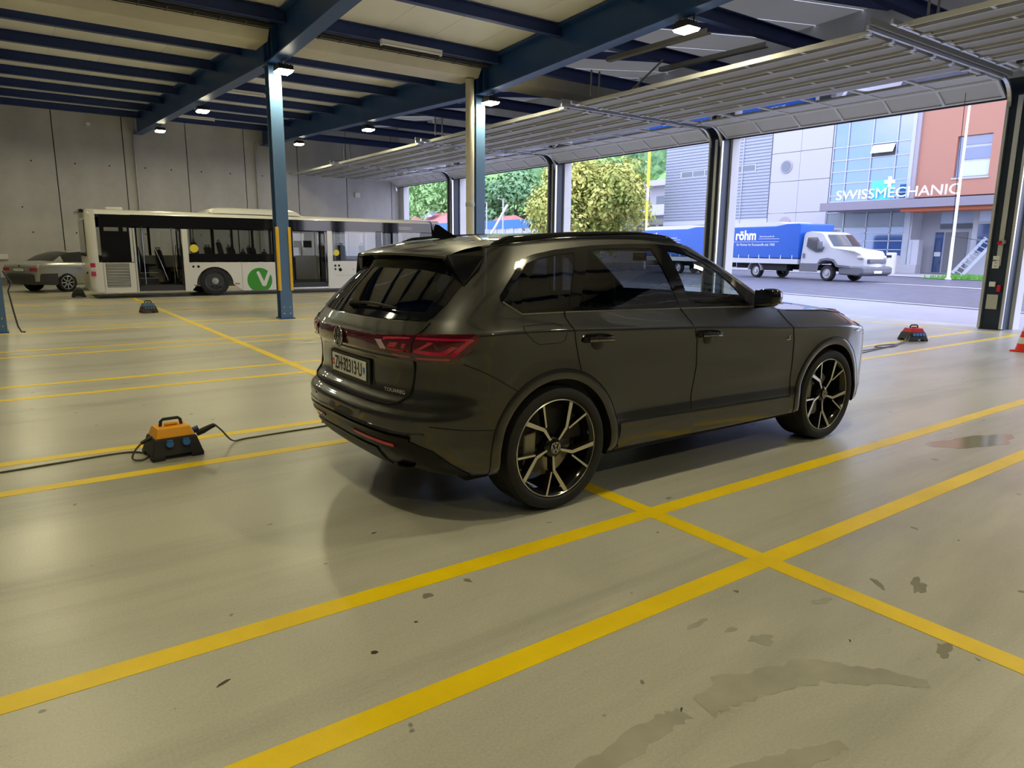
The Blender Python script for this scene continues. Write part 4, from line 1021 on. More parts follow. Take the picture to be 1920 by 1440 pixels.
# ================================================================== POWER DISTRIBUTORS, CABLES, CONE
RUB = pm('black_rubber_box', (.018, .018, .02), .6, bump=(40, .1)); BLUEP = pm('blue_socket_plastic', srgb(50, 105, 175), .4)
def power_box(loc, rz, body, label, sockets='front', sock=BLUEP, base=RUB, s=1.0):
    o = empty('power_distributor', loc, rz, label, 'power box', 'portable power distributors on the floor'); o.scale = (s, s, s)
    # base: frustum on four feet
    def fr(mb, x0, y0, z0, x1, y1, z1):
        return mb.add([(-x0, -y0, z0), (x0, -y0, z0), (x0, y0, z0), (-x0, y0, z0), (-x1, -y1, z1), (x1, -y1, z1), (x1, y1, z1), (-x1, y1, z1)], [(3,2,1,0),(4,5,6,7),(0,1,5,4),(1,2,6,5),(2,3,7,6),(3,0,4,7)])
    fr(MB(), .178, .165, .03, .145, .125, .155).build('rubber_base', base, o, bevel=.008)
    for a in (-1, 1):
        for b in (-1, 1): MB().box(a*.135-.045, a*.135+.045, b*.125-.042, b*.125+.042, 0, .035).build('foot', base, o, bevel=.006)
    fr(MB(), .140, .118, .152, .112, .090, .225).build('upper_housing', body, o, bevel=.008)
    h = MB()
    pts = [(-.075, 0, .215), (-.068, 0, .262), (-.052, 0, .276), (.052, 0, .276), (.068, 0, .262), (.075, 0, .215)]
    h.tube(pts, .012, 8); h.build('handle', RUB, o, smooth=50)
    MB().tube([(-.045, 0, .236), (.045, 0, .236)], .011, 8).build('grip_insert', body, o, smooth=50)
    def socket(x, y, z, ax):
        # slanted front face: normal (0,-.95,.3)
        M = frame((x, y, z), (1, 0, 0), (0, .30, .95)) if ax == 'f' else frame((x, y, z), (0, 1, 0), (-.26, 0, .96)) 
        q = MB().lathe([(.026, 0), (.027, .018), (.023, .022), (.0, .022)], n=16).build('socket', sock, o, smooth=45); q.matrix_local = M
        l = MB().box(-.020, .020, .018, .030, .012, .026).build('socket_lid', sock, q, bevel=.003)
    for x in ((-.052, .062) if sockets == 'front' else (-.09, -.03, .03, .09)): socket(x, -.142, .112, 'f')
    if sockets == 'right': 
        for y in (-.07, .05): socket(.155, y, .12, 'r')
    return o
YB_ = pm('yellow_box_plastic', srgb(240, 165, 20), .4); RB_ = pm('red_box_plastic', srgb(205, 35, 45), .4); DB_ = pm('dark_blue_grey_plastic', srgb(45, 62, 84), .45); KB_ = pm('near_black_plastic', (.02, .02, .022), .5)
b1 = power_box((.88, 5.66, 0), .07, YB_, 'yellow and black power distributor with two blue sockets left of the car')
# plug and connector on the right flank
MB().tube([(.13, -.01, .155), (.19, -.02, .175)], .026, 12).build('blue_plug', pm('navy_plug', srgb(38, 52, 120), .4), b1, smooth=50)
MB().tube([(.17, -.03, .135), (.215, -.04, .155), (.27, -.05, .18), (.30, -.055, .19)], [.020, .024, .019, .016], 10).build('black_connector', RUB, b1, smooth=50)
MB().tube([(-.135, -.01, .15), (-.18, -.02, .14), (-.215, -.03, .125)], .014, 8).build('cable_gland', RUB, b1, smooth=50)
power_box((2.62, 18.55, 0), .05, pm('pale_blue_plastic', srgb(70, 104, 130), .4), 'power distributor with pale blue top on the lane line before the bus', 'four', pm('pale_blue_plastic', (0,0,0)), pm('dark_red_base', (.05, .02, .02), .5))
power_box((1.68, 25.2, 0), .0, KB_, 'all-black power distributor standing near the rear corner of the bus', 'four', KB_)
power_box((13.15, 5.98, 0), -.5, RB_, 'red power distributor with blue sockets between doorway and car nose', 'right', pm('sky_blue_socket', srgb(80, 140, 220), .4), pm('dark_green_base', (.03, .035, .03), .5))
CABO = pm('olive_cable_sheath', (.10, .09, .05), .5)
def cable(name, pts, r, m, lab):
    q = []
    for i in range(len(pts)-1):
        p0, p1, p2, p3 = [Vector(pts[k]) for k in (max(i-1, 0), i, i+1, min(i+2, len(pts)-1))]
        for s in range(6):
            t = s/6; q.append(.5*((2*p1)+(-p0+p2)*t+(2*p0-5*p1+4*p2-p3)*t*t+(-p0+3*p1-3*p2+p3)*t**3))
    q.append(Vector(pts[-1])); return tag(MB().tube(q, r, 6).build(name, m, smooth=60), lab, 'cable')
cable('power_cable', [(1.185, 5.63, .192), (1.24, 5.66, .13), (1.33, 5.72, .02), (1.45, 5.77, .008), (1.8, 5.80, .007), (2.2, 5.82, .007), (3.2, 5.95, .007), (6, 5.8, .007), (9, 5.75, .007), (11.4, 5.74, .007), (12.2, 5.82, .007), (12.8, 5.95, .02), (13.0, 5.98, .12)], .007, CABO, 'thin cable running from the yellow power box under the car to the red one')
cable('power_cable', [(.67, 5.62, .125), (.62, 5.60, .08), (.60, 5.60, .02), (.66, 5.58, .008), (.72, 5.70, .008), (.60, 5.86, .007), (.2, 5.84, .007), (-.2, 5.80, .007), (-1.2, 5.7, .007), (-3, 5.8, .007)], .007, CABO, 'dark cable leaving the yellow power box towards the left picture edge')
cable('power_cable', [(12.85, 5.9, .10), (12.7, 5.86, .02), (12.3, 5.80, .007), (11.9, 5.70, .007), (11.6, 5.85, .007), (11.9, 5.92, .007), (12.2, 5.8, .008), (11.2, 5.66, .007), (9.5, 5.5, .007)], .007, TRAY, 'slack dark cable loop beside the red power box')
cn = empty('traffic_cone', (13.22, 4.28, 0), label='orange and white traffic cone at the right picture edge', cat='cone')
CO = pm('orange_red_cone', srgb(225, 45, 25), .45); CW = pm('white_cone_band', (.72, .70, .66), .5)
MB().add([(-.16,-.16,0),(.16,-.16,0),(.16,.16,0),(-.16,.16,0),(-.15,-.15,.025),(.15,-.15,.025),(.15,.15,.025),(-.15,.15,.025)], [(3,2,1,0),(4,5,6,7),(0,1,5,4),(1,2,6,5),(2,3,7,6),(3,0,4,7)]).build('foot_plate', CO, cn, bevel=.01)
def conering(z0, z1, m, nm): MB().lathe([(lerp(.125, .025, (z0-.025)/.48), z0), (lerp(.125, .025, (z1-.025)/.48), z1)], n=24, caps=True).build(nm, m, cn, smooth=40)
conering(.025, .13, CO, 'cone_body'); conering(.13, .23, CW, 'reflective_band'); conering(.23, .33, CO, 'cone_body'); conering(.33, .42, CW, 'reflective_band'); conering(.42, .505, CO, 'cone_body')

# ================================================================== BUS
BUS = empty('city_bus', (2.0, 24.0, 0), label='white low-floor city bus with green round logo and both doors open', cat='bus')
WHT = pm('white_bus_paint', (.66, .65, .60), .32, coat=.4, noise=(.8, .04)); BKG = pm('black_bus_glazing', (.008, .008, .010), .05, spec=.6); BINT = pm('dark_bus_interior', (.035, .035, .038), .6); BSEAT = pm('bus_seat_cloth', (.02, .021, .03), .7)
BWIN = glass('bus_window_glass', (.78, .79, .78), extra=.01); SEAMB = pm('panel_gap_black', (0,0,0)); STEEL = pm('bus_steel_rail', (.55, .55, .53), .25, 1.0)
BL, BW, BH = 11.78, 2.5, 2.58
# roof shell
prof = [(0, 2.46), (.03, 2.53), (.10, 2.575), (.35, 2.61), (1.25, 2.64), (2.15, 2.61), (2.40, 2.575), (2.47, 2.53), (2.5, 2.46), (2.44, 2.46), (2.40, 2.50), (1.25, 2.56), (.10, 2.50), (.06, 2.46)]
MB().prism(prof, 'x', .02, BL-.12).build('roof', WHT, BUS, smooth=40)
MB().box(.1, BL-.2, .06, 2.44, .30, .36).box(.1, 1.17, .06, 2.44, .36, .95).box(2.5, 4.4, .06, .55, .36, .72).box(2.5, 4.4, 1.95, 2.44, .36, .72).build('floor_deck', BINT, BUS)
# rear cap: rounded corner
def capprof(z0, z1, x_in, m, nm, top=False):
    rows = []
    for z, d in ((z0, .06 if z0 < .3 else 0), (lerp(z0, z1, .15), 0), (z1, .015 if top else 0)):
        r = .18; pts = [(x_in, 0)]+[(r-r*math.sin(t)+d-.06, r-r*math.cos(t)) for t in [k*PI/2/6 for k in range(7)]]+[(d-.06, 1.25)]
        pts += [(x, BW-y) for x, y in pts[::-1][1:]]; rows.append([(x, y, z) for x, y in pts])
    MB().grid(rows).build(nm, m, BUS, smooth=50)
capprof(.20, 1.07, .29, WHT, 'rear_lower_panel'); capprof(1.07, 2.58, .20, WHT, 'rear_upper_panel', True)
MB().box(-.075, -.055, .35, 2.15, 1.25, 2.30).build('rear_window', BKG, BUS)
MB().box(-.16, -.04, .25, 2.25, 2.50, 2.60).build('rear_roof_lip', BKG, BUS, bevel=.03)
for yb in (.045, 2.375):
    for z, m, nm in ((.93, pm('bus_red_lens', (.45, .02, .09), .15, coat=1), 'tail_light'), (.80, pm('bus_white_lens', (.55, .5, .5), .2), 'reverse_light'), (.67, pm('bus_red_lens', (0,0,0)), 'tail_light')):
        MB().box(-.03, .10, yb-.06 if yb < 1 else yb, yb+.03 if yb < 1 else yb+.1, z, z+.12).build(nm, m, BUS, bevel=.012)
MB().box(-.09, -.05, .55, .63, .72, .78).build('rear_socket', BKG, BUS)
# near side panels, y = 0 plane; thickness 5 cm
def panel(x0, x1, z0, z1, m, nm, y=0, t=.05, parent=None): return MB().box(x0, x1, y, y+t, z0, z1).build(nm, m, parent or BUS)
e = panel(.30, 1.14, .17, 1.06, WHT, 'engine_flap')
for k in range(15): MB().box(.37, .97, -.014, .002, .36+k*.046, .380+k*.046).build('grille_slat', WHT, e)
MB().box(.36, .98, -.003, -.001, .34, 1.04).build('grille_opening', SEAMB, e)
panel(.29, 1.12, 1.08, 2.46, BKG, 'rear_side_glazing', .0)
MB().box(.40, .78, -.006, 0, 1.98, 2.09).build('vent_window', pm('grey_vent_glass', (.18, .18, .17), .2), BUS); MB().box(.90, 1.0, -.006, 0, 1.98, 2.09).build('vent_window', pm('grey_vent_glass', (0,0,0)), BUS)
for (a, b) in ((1.06, 1.13), (1.15, 1.20)): panel(a, b, .19 if a > 1.1 else 1.08, 2.08, pm('pale_grey_post', (.5, .5, .48), .4), 'door_post', -.008)
panel(1.12, BL-.35, 2.12, 2.47, BKG, 'upper_black_band')
for nm, x0, x1 in (('front', 5.93, 7.17), ('rear', 1.21, 2.50)):
    panel(x0, x1, .16, .20, STEEL, 'door_sill', -.01)
    MB().box(x0, x1, .05, 1.2, .20, .33).build('step', BINT, BUS)
panel(2.50, 2.66, .17, 2.08, WHT, 'white_post')
def archpanel(x0, x1, z0, z1, xc, zc, r, y, m, nm):
    n = 20; pts = [(x0, z1), (x0, z0)]+[(xc-r*math.cos(t), max(z0, zc+r*math.sin(t))) for t in [PI*k/n for k in range(n+1)]]+[(x1, z0), (x1, z1)]
    return MB().prism(pts, 'y', y, y+.05).build(nm, m, BUS)
archpanel(2.66, 4.24, .15, 1.06, 3.40, .36, .56, 0, WHT, 'wheel_arch_panel')
pV = panel(4.25, 5.90, .14, 1.06, WHT, 'logo_panel')
# green round logo with white V, cut off at the skirt
GRN = pm('green_logo', srgb(52, 140, 32), .4)
disc = [(4.80+.405*math.cos(t), max(.145, .47+.405*math.sin(t))) for t in [2*PI*k/48 for k in range(48)]]
lg = MB().prism(disc, 'y', -.004, 0).build('round_logo', GRN, pV)
vp = MB().prism([(4.70, .72), (4.72, .755), (4.765, .765), (4.80, .74), (4.935, .435), (5.10, .82), (5.215, .82), (5.005, .30), (4.97, .27), (4.90, .27), (4.865, .30)], 'y', -.008, -.0045)
vp.build('logo_letter', WHT, lg)
panel(2.68, 5.86, 1.07, 1.33, BKG, 'black_waist_band')
for i, (a, b) in enumerate(((2.70, 3.96), (4.02, 4.60), (4.68, 5.28), (5.34, 5.84))):
    MB().box(a, b, .012, .02, 1.33, 2.13).build('side_window', BWIN, BUS)
for x in (3.99, 4.64, 5.31): panel(x-.035, x+.035, 1.33, 2.13, BKG, 'window_pillar')
YST = pm('yellow_sticker', srgb(224, 206, 50), .5)
def disc(x, z, r, m, nm, par=None): return MB().lathe([(r, -.006), (r, -.002)], (x, 0, z), 'y', 28).build(nm, m, par or BUS)
disc(2.83, 1.49, .125, YST, 'round_sticker'); disc(7.50, 1.38, .105, YST, 'round_sticker')
disc(2.92, .93, .04, SEAMB, 'filler_cap'); disc(2.77, .93, .035, SEAMB, 'filler_cap')
MB().box(2.75, 2.93, -.006, 0, .33, .36).build('side_marker', pm('marker_amber', (.25, .12, .06), .3), BUS); MB().box(4.0, 4.15, -.006, 0, .355, .39).build('side_marker', pm('marker_red', (.4, .05, .05), .3), BUS)
panel(7.18, 7.36, .14, 2.12, WHT, 'white_post'); 
fp = panel(7.36, BL-.30, .14, 1.09, WHT, 'front_side_panel')
MB().box(7.45, 9.6, -.002, 0, .585, .590).build('panel_seam', SEAMB, fp)
for x, z, r in ((7.44, .93, .038), (7.58, .93, .038), (7.44, .81, .036), (7.62, .79, .06)): disc(x, z, r, SEAMB, 'pictogram', fp); disc(x+.012, z+.005, r*.6, WHT, 'pictogram_centre', fp)
text('side_lettering', 'e  e   Stadt. Bahn. Bus', .13, pm('grey_lettering', (.25, .25, .25), .6), fp, frame((8.65, -.004, .80), (1, 0, 0), (0, 0, 1)), .001)
MB().box(7.38, 9.02, .012, .02, 1.10, 2.14).build('side_window', BWIN, BUS); MB().box(9.24, 10.9, .012, .02, 1.10, 2.14).build('side_window', BWIN, BUS)
panel(9.02, 9.24, 1.09, 2.14, BKG, 'window_pillar'); panel(10.85, BL-.35, 1.09, 2.14, BKG, 'front_pillar')
for z in (2.30, 2.24): MB().box(9.95, 10.5, -.003, 0, z, z+.025).build('band_print', pm('pale_print', (.5, .5, .52), .5), BUS)
# front cap
rows = []
for z, d in ((.2, .0), (.8, .10), (1.3, .10), (2.1, .0), (2.45, -.10), (2.58, -.25)):
    r = .25; pts = [(BL-.45+d*.3, 0)]+[(BL+d-r+r*math.sin(t)-.1, r-r*math.cos(t)) for t in [k*PI/2/6 for k in range(7)]]+[(BL+d-.1, 1.25)]
    pts += [(x, BW-y) for x, y in pts[::-1][1:]]; rows.append([(x, y, z) for x, y in pts])
MB().grid(rows[:3]).build('front_lower_panel', WHT, BUS, smooth=50); MB().grid(rows[2:]).build('windscreen', pm('bus_windscreen', (.02, .02, .022), .06), BUS, smooth=50)
MB().tube([(BL-.3, .1, 2.2), (BL+.1, -.12, 2.15), (BL+.12, -.15, 1.95)], .03, 8).build('mirror_arm', BKG, BUS, smooth=50); MB().cbox((BL+.12, -.16, 1.78), (.10, .18, .34)).build('wing_mirror', BKG, BUS, bevel=.03)
# far side
for a, b in ((.3, 1.9), (1.98, 3.9), (3.98, 5.9), (5.98, 7.8), (7.88, 9.6), (9.68, 10.8)): MB().box(a, b, 2.47, 2.48, 1.25, 2.14).build('side_window', BWIN, BUS)
panel(.29, BL-.35, .2, 1.25, WHT, 'far_side_panel', 2.45); panel(.29, BL-.35, 2.14, 2.47, BKG, 'far_black_band', 2.45)
for x in (.25, 1.94, 3.94, 5.94, 7.84, 9.64, 10.85): panel(x-.04, x+.04, 1.25, 2.14, BKG, 'window_pillar', 2.45)
# roof pods
pod = [(.10, 2.60), (.16, 2.72), (.30, 2.79), (1.25, 2.82), (2.2, 2.79), (2.34, 2.72), (2.4, 2.60)]
rows = []
for x, k in ((3.42, .25), (3.52, .72), (3.72, .95), (4.0, 1), (5.8, 1), (6.1, .9), (6.28, .62), (6.36, .2)): rows.append([(x, y, 2.58+(z-2.58)*k) for y, z in pod])
MB().grid(rows).build('roof_pod', WHT, BUS, smooth=50)
MB().box(.55, 1.0, .5, 1.6, 2.60, 2.70).build('roof_hatch', WHT, BUS, bevel=.03); MB().prism([(3.36, 2.60), (3.50, 2.60), (3.56, 2.70), (3.50, 2.70)], 'y', .3, 2.2).build('pod_grille', pm('pale_grey_post', (0,0,0)), BUS)
# wheels
def bwheel(x, y, s):
    w = empty('wheel', (x, y, .46)); w.parent = BUS
    if s < 0: w.rotation_euler.z = PI
    MB().lathe([(.29, .0), (.31, -.03), (.40, -.035), (.45, -.01), (.46, .03), (.46, .24), (.43, .28), (.29, .28)], axis='y', n=40, caps=False).build('tyre', TYRE, w, smooth=40)
    MB().lathe([(.295, -.01), (.27, .0), (.25, .07), (.13, .09), (.12, .01), (.09, -.01), (0, -.01)], axis='y', n=32, caps=False).build('rim', pm('dark_steel_rim', (.05, .05, .052), .4, .4), w, smooth=40)
    MB().lathe([(.11, .0), (.10, -.03), (.05, -.04), (0, -.04)], axis='y', n=20, caps=False).build('hub', pm('grey_hub', (.35, .35, .34), .4, .6), w, smooth=40)
    for k in range(10): MB().lathe([(.016, .03), (.016, .075), (.0, .075)], (.19*math.cos(2*PI*k/10), 0, .19*math.sin(2*PI*k/10)), 'y', 6, caps=False).build('wheel_nut', pm('grey_hub', (0,0,0)), w)
for x in (3.40, 8.9):
    bwheel(x, .06, 1); bwheel(x, BW-.06, -1)
for s in (.06, 2.44): 
    lin = [[(3.40+.54*math.cos(t), y, .36+.54*math.sin(t)) for t in [PI*k/16 for k in range(17)]] for y in (s, s+(.5 if s < 1 else -.5))]
    MB().grid(lin).build('wheel_well', MATB, BUS)
# door leaves folded inwards, interior
for x0, sgn in ((1.24, 1), (2.46, -1), (5.97, 1), (7.12, -1)):
    l = MB().box(x0-.02, x0+.02, .06, .62, .22, .30).box(x0-.02, x0+.02, .06, .62, 2.02, 2.10).box(x0-.02, x0+.02, .06, .11, .3, 2.02).box(x0-.02, x0+.02, .57, .62, .3, 2.02).build('door_leaf', BKG, BUS)
    MB().box(x0-.005, x0+.005, .11, .57, .3, 2.02).build('door_glass', BWIN, l); MB().tube([(x0+.05*sgn, .56, .55), (x0+.09*sgn, .5, .9), (x0+.09*sgn, .5, 1.4), (x0+.05*sgn, .56, 1.6)], .015, 6).build('grab_handle', STEEL, l, smooth=50)
def bseat(x, y, z0=.36, face=1):
    o = MB().prism([(x-.05, z0+.40), (x+.42*face, z0+.42), (x+.42*face, z0+.47), (x+.05*face, z0+.48), (x-.06*face, z0+1.02), (x-.12*face, z0+1.05), (x-.14*face, z0+1.0)], 'y', y-.21, y+.21).build('passenger_seat', BSEAT, BUS, bevel=.03)
    MB().box(x+.1 if face > 0 else x-.2, x+.2 if face > 0 else x-.1, y-.03, y+.03, z0, z0+.41).build('seat_pedestal', BINT, o)
    MB().tube([(x-.10*face, y-.10, z0+1.03), (x-.10*face, y-.09, z0+1.11), (x-.10*face, y+.09, z0+1.11), (x-.10*face, y+.10, z0+1.03)], .014, 6).build('seat_grab', BINT, o)
for x, z in ((.75, .60), (1.55, .5), (2.2, .4)):
    bseat(x, 1.75, z); bseat(x, 2.2, z)
for x in (.75,): bseat(x, .35, .6); bseat(x, .8, .6)
for x in (3.0, 3.75, 4.5, 5.2): 
    bseat(x, .35, .66 if x < 4.2 else .36); bseat(x, 1.75, .5); bseat(x, 2.2, .5)
for x in (7.9, 8.7): bseat(x, .35, .60); bseat(x, 2.2, .60)
bseat(10.2, 1.9, .5)
for x, y in ((1.5, .75), (2.35, .75), (2.9, .75), (3.6, .75), (4.4, .75), (5.6, .75), (6.2, .75), (7.0, .75), (8.0, 1.7), (4.4, 1.7), (2.9, 1.7)): MB().cyl((x, y, .36), (x, y, 2.5), .017, 8).build('grab_pole', BINT if x > 2.6 and x < 5.7 else STEEL, BUS, smooth=50)
MB().tube([(2.1, .5, .5), (1.95, .5, 1.0), (1.8, .5, 1.45), (1.95, .5, 1.5)], .017, 8).build('curved_rail', STEEL, BUS, smooth=50)
MB().box(.3, 1.17, .5, 2.4, .95, 1.0).box(1.17, 1.5, .9, 2.4, .36, .72).box(1.5, 1.9, .9, 2.4, .36, .55).build('inner_steps', BINT, BUS)
for z in (.56, .73): MB().box(1.17, 1.9, .895, .90, z-.012, z).build('step_edge', STEEL, BUS)
MB().box(5.95, 6.8, 2.30, 2.44, .36, 1.20).build('inner_wall_panel', BINT, BUS)
MB().box(6.15, 6.55, 2.38, 2.40, 1.38, 1.58).build('orange_notice', pm('orange_notice', srgb(225, 115, 75), .5), BUS); MB().box(7.0, 7.3, 1.9, 1.95, 1.55, 1.80).build('ticket_machine', BINT, BUS)
MB().box(10.6, 11.3, .3, 2.3, .8, 1.25).build('dashboard', BINT, BUS, bevel=.05)

# ================================================================== SILVER COUPE
CP = empty('coupe', (1.13, 29.0, 0), math.radians(33), 'silver two-door coupe with dark bumper parked behind the bus', 'car')
SIL = pm('silver_paint', (.42, .42, .40), .30, .5, coat=.8); DKB = pm('dark_bumper_plastic', (.055, .056, .06), .5); CGL = pm('dark_car_glass', (.02, .022, .02), .06, spec=.6)
st = [(-.99, .62, .60, .40, .84, .84, .5), (-.97, .78, .76, .34, .88, .88, .6), (-.90, .83, .80, .30, .93, .93, .62), (-.72, .86, .81, .26, .965, .965, .64), (-.42, .875, .80, .24, .975, .975, .66), (-.28, .875, .80, .23, .98, 1.03, .66), (.02, .875, .80, .22, .975, 1.22, .60), (.36, .875, .80, .22, .97, 1.335, .565), (.8, .875, .80, .22, .955, 1.37, .56), (1.25, .875, .80, .22, .94, 1.35, .55), (1.50, .875, .80, .22, .935, 1.27, .57), (2.0, .87, .79, .22, .925, .96, .64), (2.12, .87, .78, .22, .92, .935, .66), (2.8, .865, .76, .22, .85, .86, .66), (3.2, .83, .72, .24, .78, .79, .62), (3.42, .74, .62, .28, .68, .69, .5), (3.48, .55, .45, .36, .58, .59, .35)]
sec = []
for x, w, wb_, zb, zd, zr, wr in st:
    half = [(0, zb), (w*.88, zb), (w*.98, zb+.07), (w, lerp(zb, zd, .5)), (w*.992, lerp(zb, zd, .78)), (wb_+.02, zd-.012), (wb_-.01, zd)]
    half += [(lerp(wb_-.03, wr, .08), zd+(zr-zd)*.06), (lerp(wb_-.03, wr, .55), zd+(zr-zd)*.55), (lerp(wb_-.03, wr, .97), zd+(zr-zd)*.93), (wr*.85, zr-.005), (0, zr+.012)]
    sec.append([(x, -y, z) for y, z in half]+[(x, y, z) for y, z in half[::-1][1:]])
body = MB(); nseg = len(sec[0]); winL, winR, rear_, front_ = MB(), MB(), MB(), MB()
for i in range(len(sec)-1):
    for j in range(nseg-1):
        q = (sec[i][j], sec[i+1][j], sec[i+1][j+1], sec[i][j+1])
        jj = j if j < (nseg-1)/2 else nseg-2-j
        xm = (st[i][0]+st[i+1][0])/2
        if jj in (7, 8) and .02 <= xm <= 1.6: 
            (winL if j > (nseg-1)/2 else winR).quad(*q); continue
        if jj in (7, 8, 9, 10) and -.28 <= xm < .36 and (jj >= 9): rear_.quad(*q); continue
        if jj >= 9 and 1.5 <= xm <= 2.0: front_.quad(*q); continue
        cx, cz = xm, (q[0][2]+q[2][2])/2
        body.quad(*q)
body.add(sec[0], [tuple(range(nseg))]); body.add(sec[-1], [tuple(range(nseg-1, -1, -1))])
for mb, nm, m in ((body, 'body_shell', SIL), (winL, 'side_window', CGL), (winR, 'side_window', CGL), (rear_, 'rear_window', CGL), (front_, 'windscreen', CGL)):
    o = mb.build(nm, m, CP, smooth=48); bm = bmesh.new(); bm.from_mesh(o.data); bmesh.ops.remove_doubles(bm, verts=bm.verts, dist=.001); bmesh.ops.recalc_face_normals(bm, faces=bm.faces); bm.to_mesh(o.data); bm.free()
# bumper and lower flank
rows = []
for z, d in ((.27, .0), (.34, .03), (.50, .035), (.60, .03), (.63, .0)):
    row = [(-.32, -.885-d*.2, z)]
    for k in range(9): t = PI/2*k/8; row.append((-.62-(.38+d)*math.sin(t)**.7, -(.89+d*.2)*max(0, math.cos(t))**.45, z))
    row += [(x, -y, zz) for x, y, zz in row[::-1][1:]]; rows.append(row)
MB().grid(rows).build('rear_bumper', DKB, CP, smooth=50)
RL = pm('coupe_red_lens', (.42, .03, .06), .15, coat=1)
for s in (-1, 1):
    MB().box(-1.0, -.84, min(s*.80, s*.48), max(s*.80, s*.48), .70, .82).build('tail_light', RL, CP, bevel=.02)
    for xc in (0, 2.72):
        MB().lathe([(.34, 0), (.34, .02)], (xc, .86*s-.01, .315), 'y', 30).build('wheel_arch', MATB, CP)
        w = empty('wheel', (xc, .80*s, .315)); w.parent = CP; 
        if s > 0: w.rotation_euler.z = PI
        MB().lathe([(.22, -.08), (.24, -.095), (.30, -.09), (.315, -.06), (.315, .10), (.22, .12)], axis='y', n=32, caps=False).build('tyre', TYRE, w, smooth=40)
        MB().lathe([(.225, -.085), (.215, -.09), (.205, -.06), (.19, .0), (0, .0)], axis='y', n=32, caps=False).build('rim', pm('dark_steel_rim', (0,0,0)), w, smooth=40)
        MB().lathe([(.228, -.088), (.215, -.094), (.208, -.085)], axis='y', n=32, caps=False).build('rim_lip', SILV, w, smooth=40)
        for k in range(8):
            a = 2*PI*k/8; MB().bar((.04*math.cos(a), -.075, .04*math.sin(a)), (.208*math.cos(a), -.085, .208*math.sin(a)), .03, .028, (0, 1, 0)).build('spoke', SILV, w)
    MB().cbox((1.72, .98*s, .99), (.12, .18, .11)).build('door_mirror', SIL, CP, bevel=.04)
    MB().bar((.38, .885*s, .82), (.56, .885*s, .82), .02, .03).build('door_handle', SIL, CP)
MB().box(-1.012, -.985, -.30, .30, .69, .82).build('plate_panel', SIL, CP, bevel=.01); MB().box(-1.022, -1.010, -.26, .26, .70, .80).build('number_plate', PLT, CP); MB().box(-1.018, -1.008, -.275, .275, .685, .815).build('plate_frame', MATB, CP)
disc2 = MB().lathe([(.035, -.004), (.035, .004)], (0, 0, 0), 'x', 16).build('round_emblem', pm('emblem_black', (0,0,0)), CP); disc2.location = (-.985, 0, .87)
MB().bar((.80, .0, 1.375), (.90, 0, 1.375), .02, .004).build('roof_strip', SIL, CP)
# ================================================================== OUTSIDE: forecourt, road, offices, trucks, trees
def oz(x): return min(.33, max(0, (x-17.2)*.03))
ASPH = pm('wet_asphalt', (.11, .108, .135), .45, spec=.2, noise=(3, .2)); FORE = pm('wet_forecourt_concrete', (.30, .29, .33), .42, noise=(1.2, .10)); PAVE = pm('pavement_concrete', (.32, .31, .32), .7, noise=(2, .1))
WLN = pm('white_road_paint', (.75, .75, .75), .5)
def strip(pts_near, pts_far, m, name, dz=0.0):
    """ground strip between two polylines of (x, y), following the ramp"""
    P_ = []; (a0, b0), (a1, b1) = pts_near; (c0, d0), (c1, d1) = pts_far; ny = max(2, int(abs(b1-b0)/2.5)); nx = max(4, min(48, int(abs(c0-a0)/1.2)))
    for j in range(ny+1):
        s = j/ny; a, b, c, d = lerp(a0, a1, s), lerp(b0, b1, s), lerp(c0, c1, s), lerp(d0, d1, s)
        P_.append([(lerp(a, c, (k/nx)**(1.6 if abs(c0-a0) > 60 else 1)), lerp(b, d, k/nx), 0) for k in range(nx+1)])
    P_ = [[(x, y, oz(x)+dz) for x, y, z in row] for row in P_]
    o = MB().grid(P_).build(name, m)
    return o
GR = strip([(17.15, -60), (17.15, 160)], [(23, -60), (23, 160)], FORE, 'ground_forecourt', -.004); tag(GR, kind='structure')
def rl(y, off): return (21.4+off+(y-11.7)*.155, y)      # lines running with the road
g2 = strip([(17.15, -60), (17.15, 160)], [(160, -60), (160, 160)], pm('far_ground', (.30, .30, .31), .7, noise=(.3, .1)), 'ground_far', -.05); tag(g2, kind='structure')
def road(o0, o1, y0, y1, m, name, dz): return tag(strip([rl(y0, o0), rl(y1, o0)], [rl(y0, o1), rl(y1, o1)], m, name, dz), kind='structure')
road(0, 15.2, -40, 120, ASPH, 'ground_road', .0); 
k0 = strip([rl(-40, -.25), rl(120, -.25)], [rl(-40, 0), rl(120, 0)], PAVE, 'trim_1', .012); tag(k0, kind='structure')
rd = bpy.data.objects['ground_road']
for off in (6.6,):
    m_ = strip([rl(-40, off), rl(120, off)], [rl(-40, off+.14), rl(120, off+.14)], WLN, 'road_marking', .006); m_.parent = rd
sw_ = strip([rl(-40, 15.2), rl(120, 15.2)], [(44.2, -40), (44.2, 120)], PAVE, 'ground_pavement', .02); tag(sw_, kind='structure')

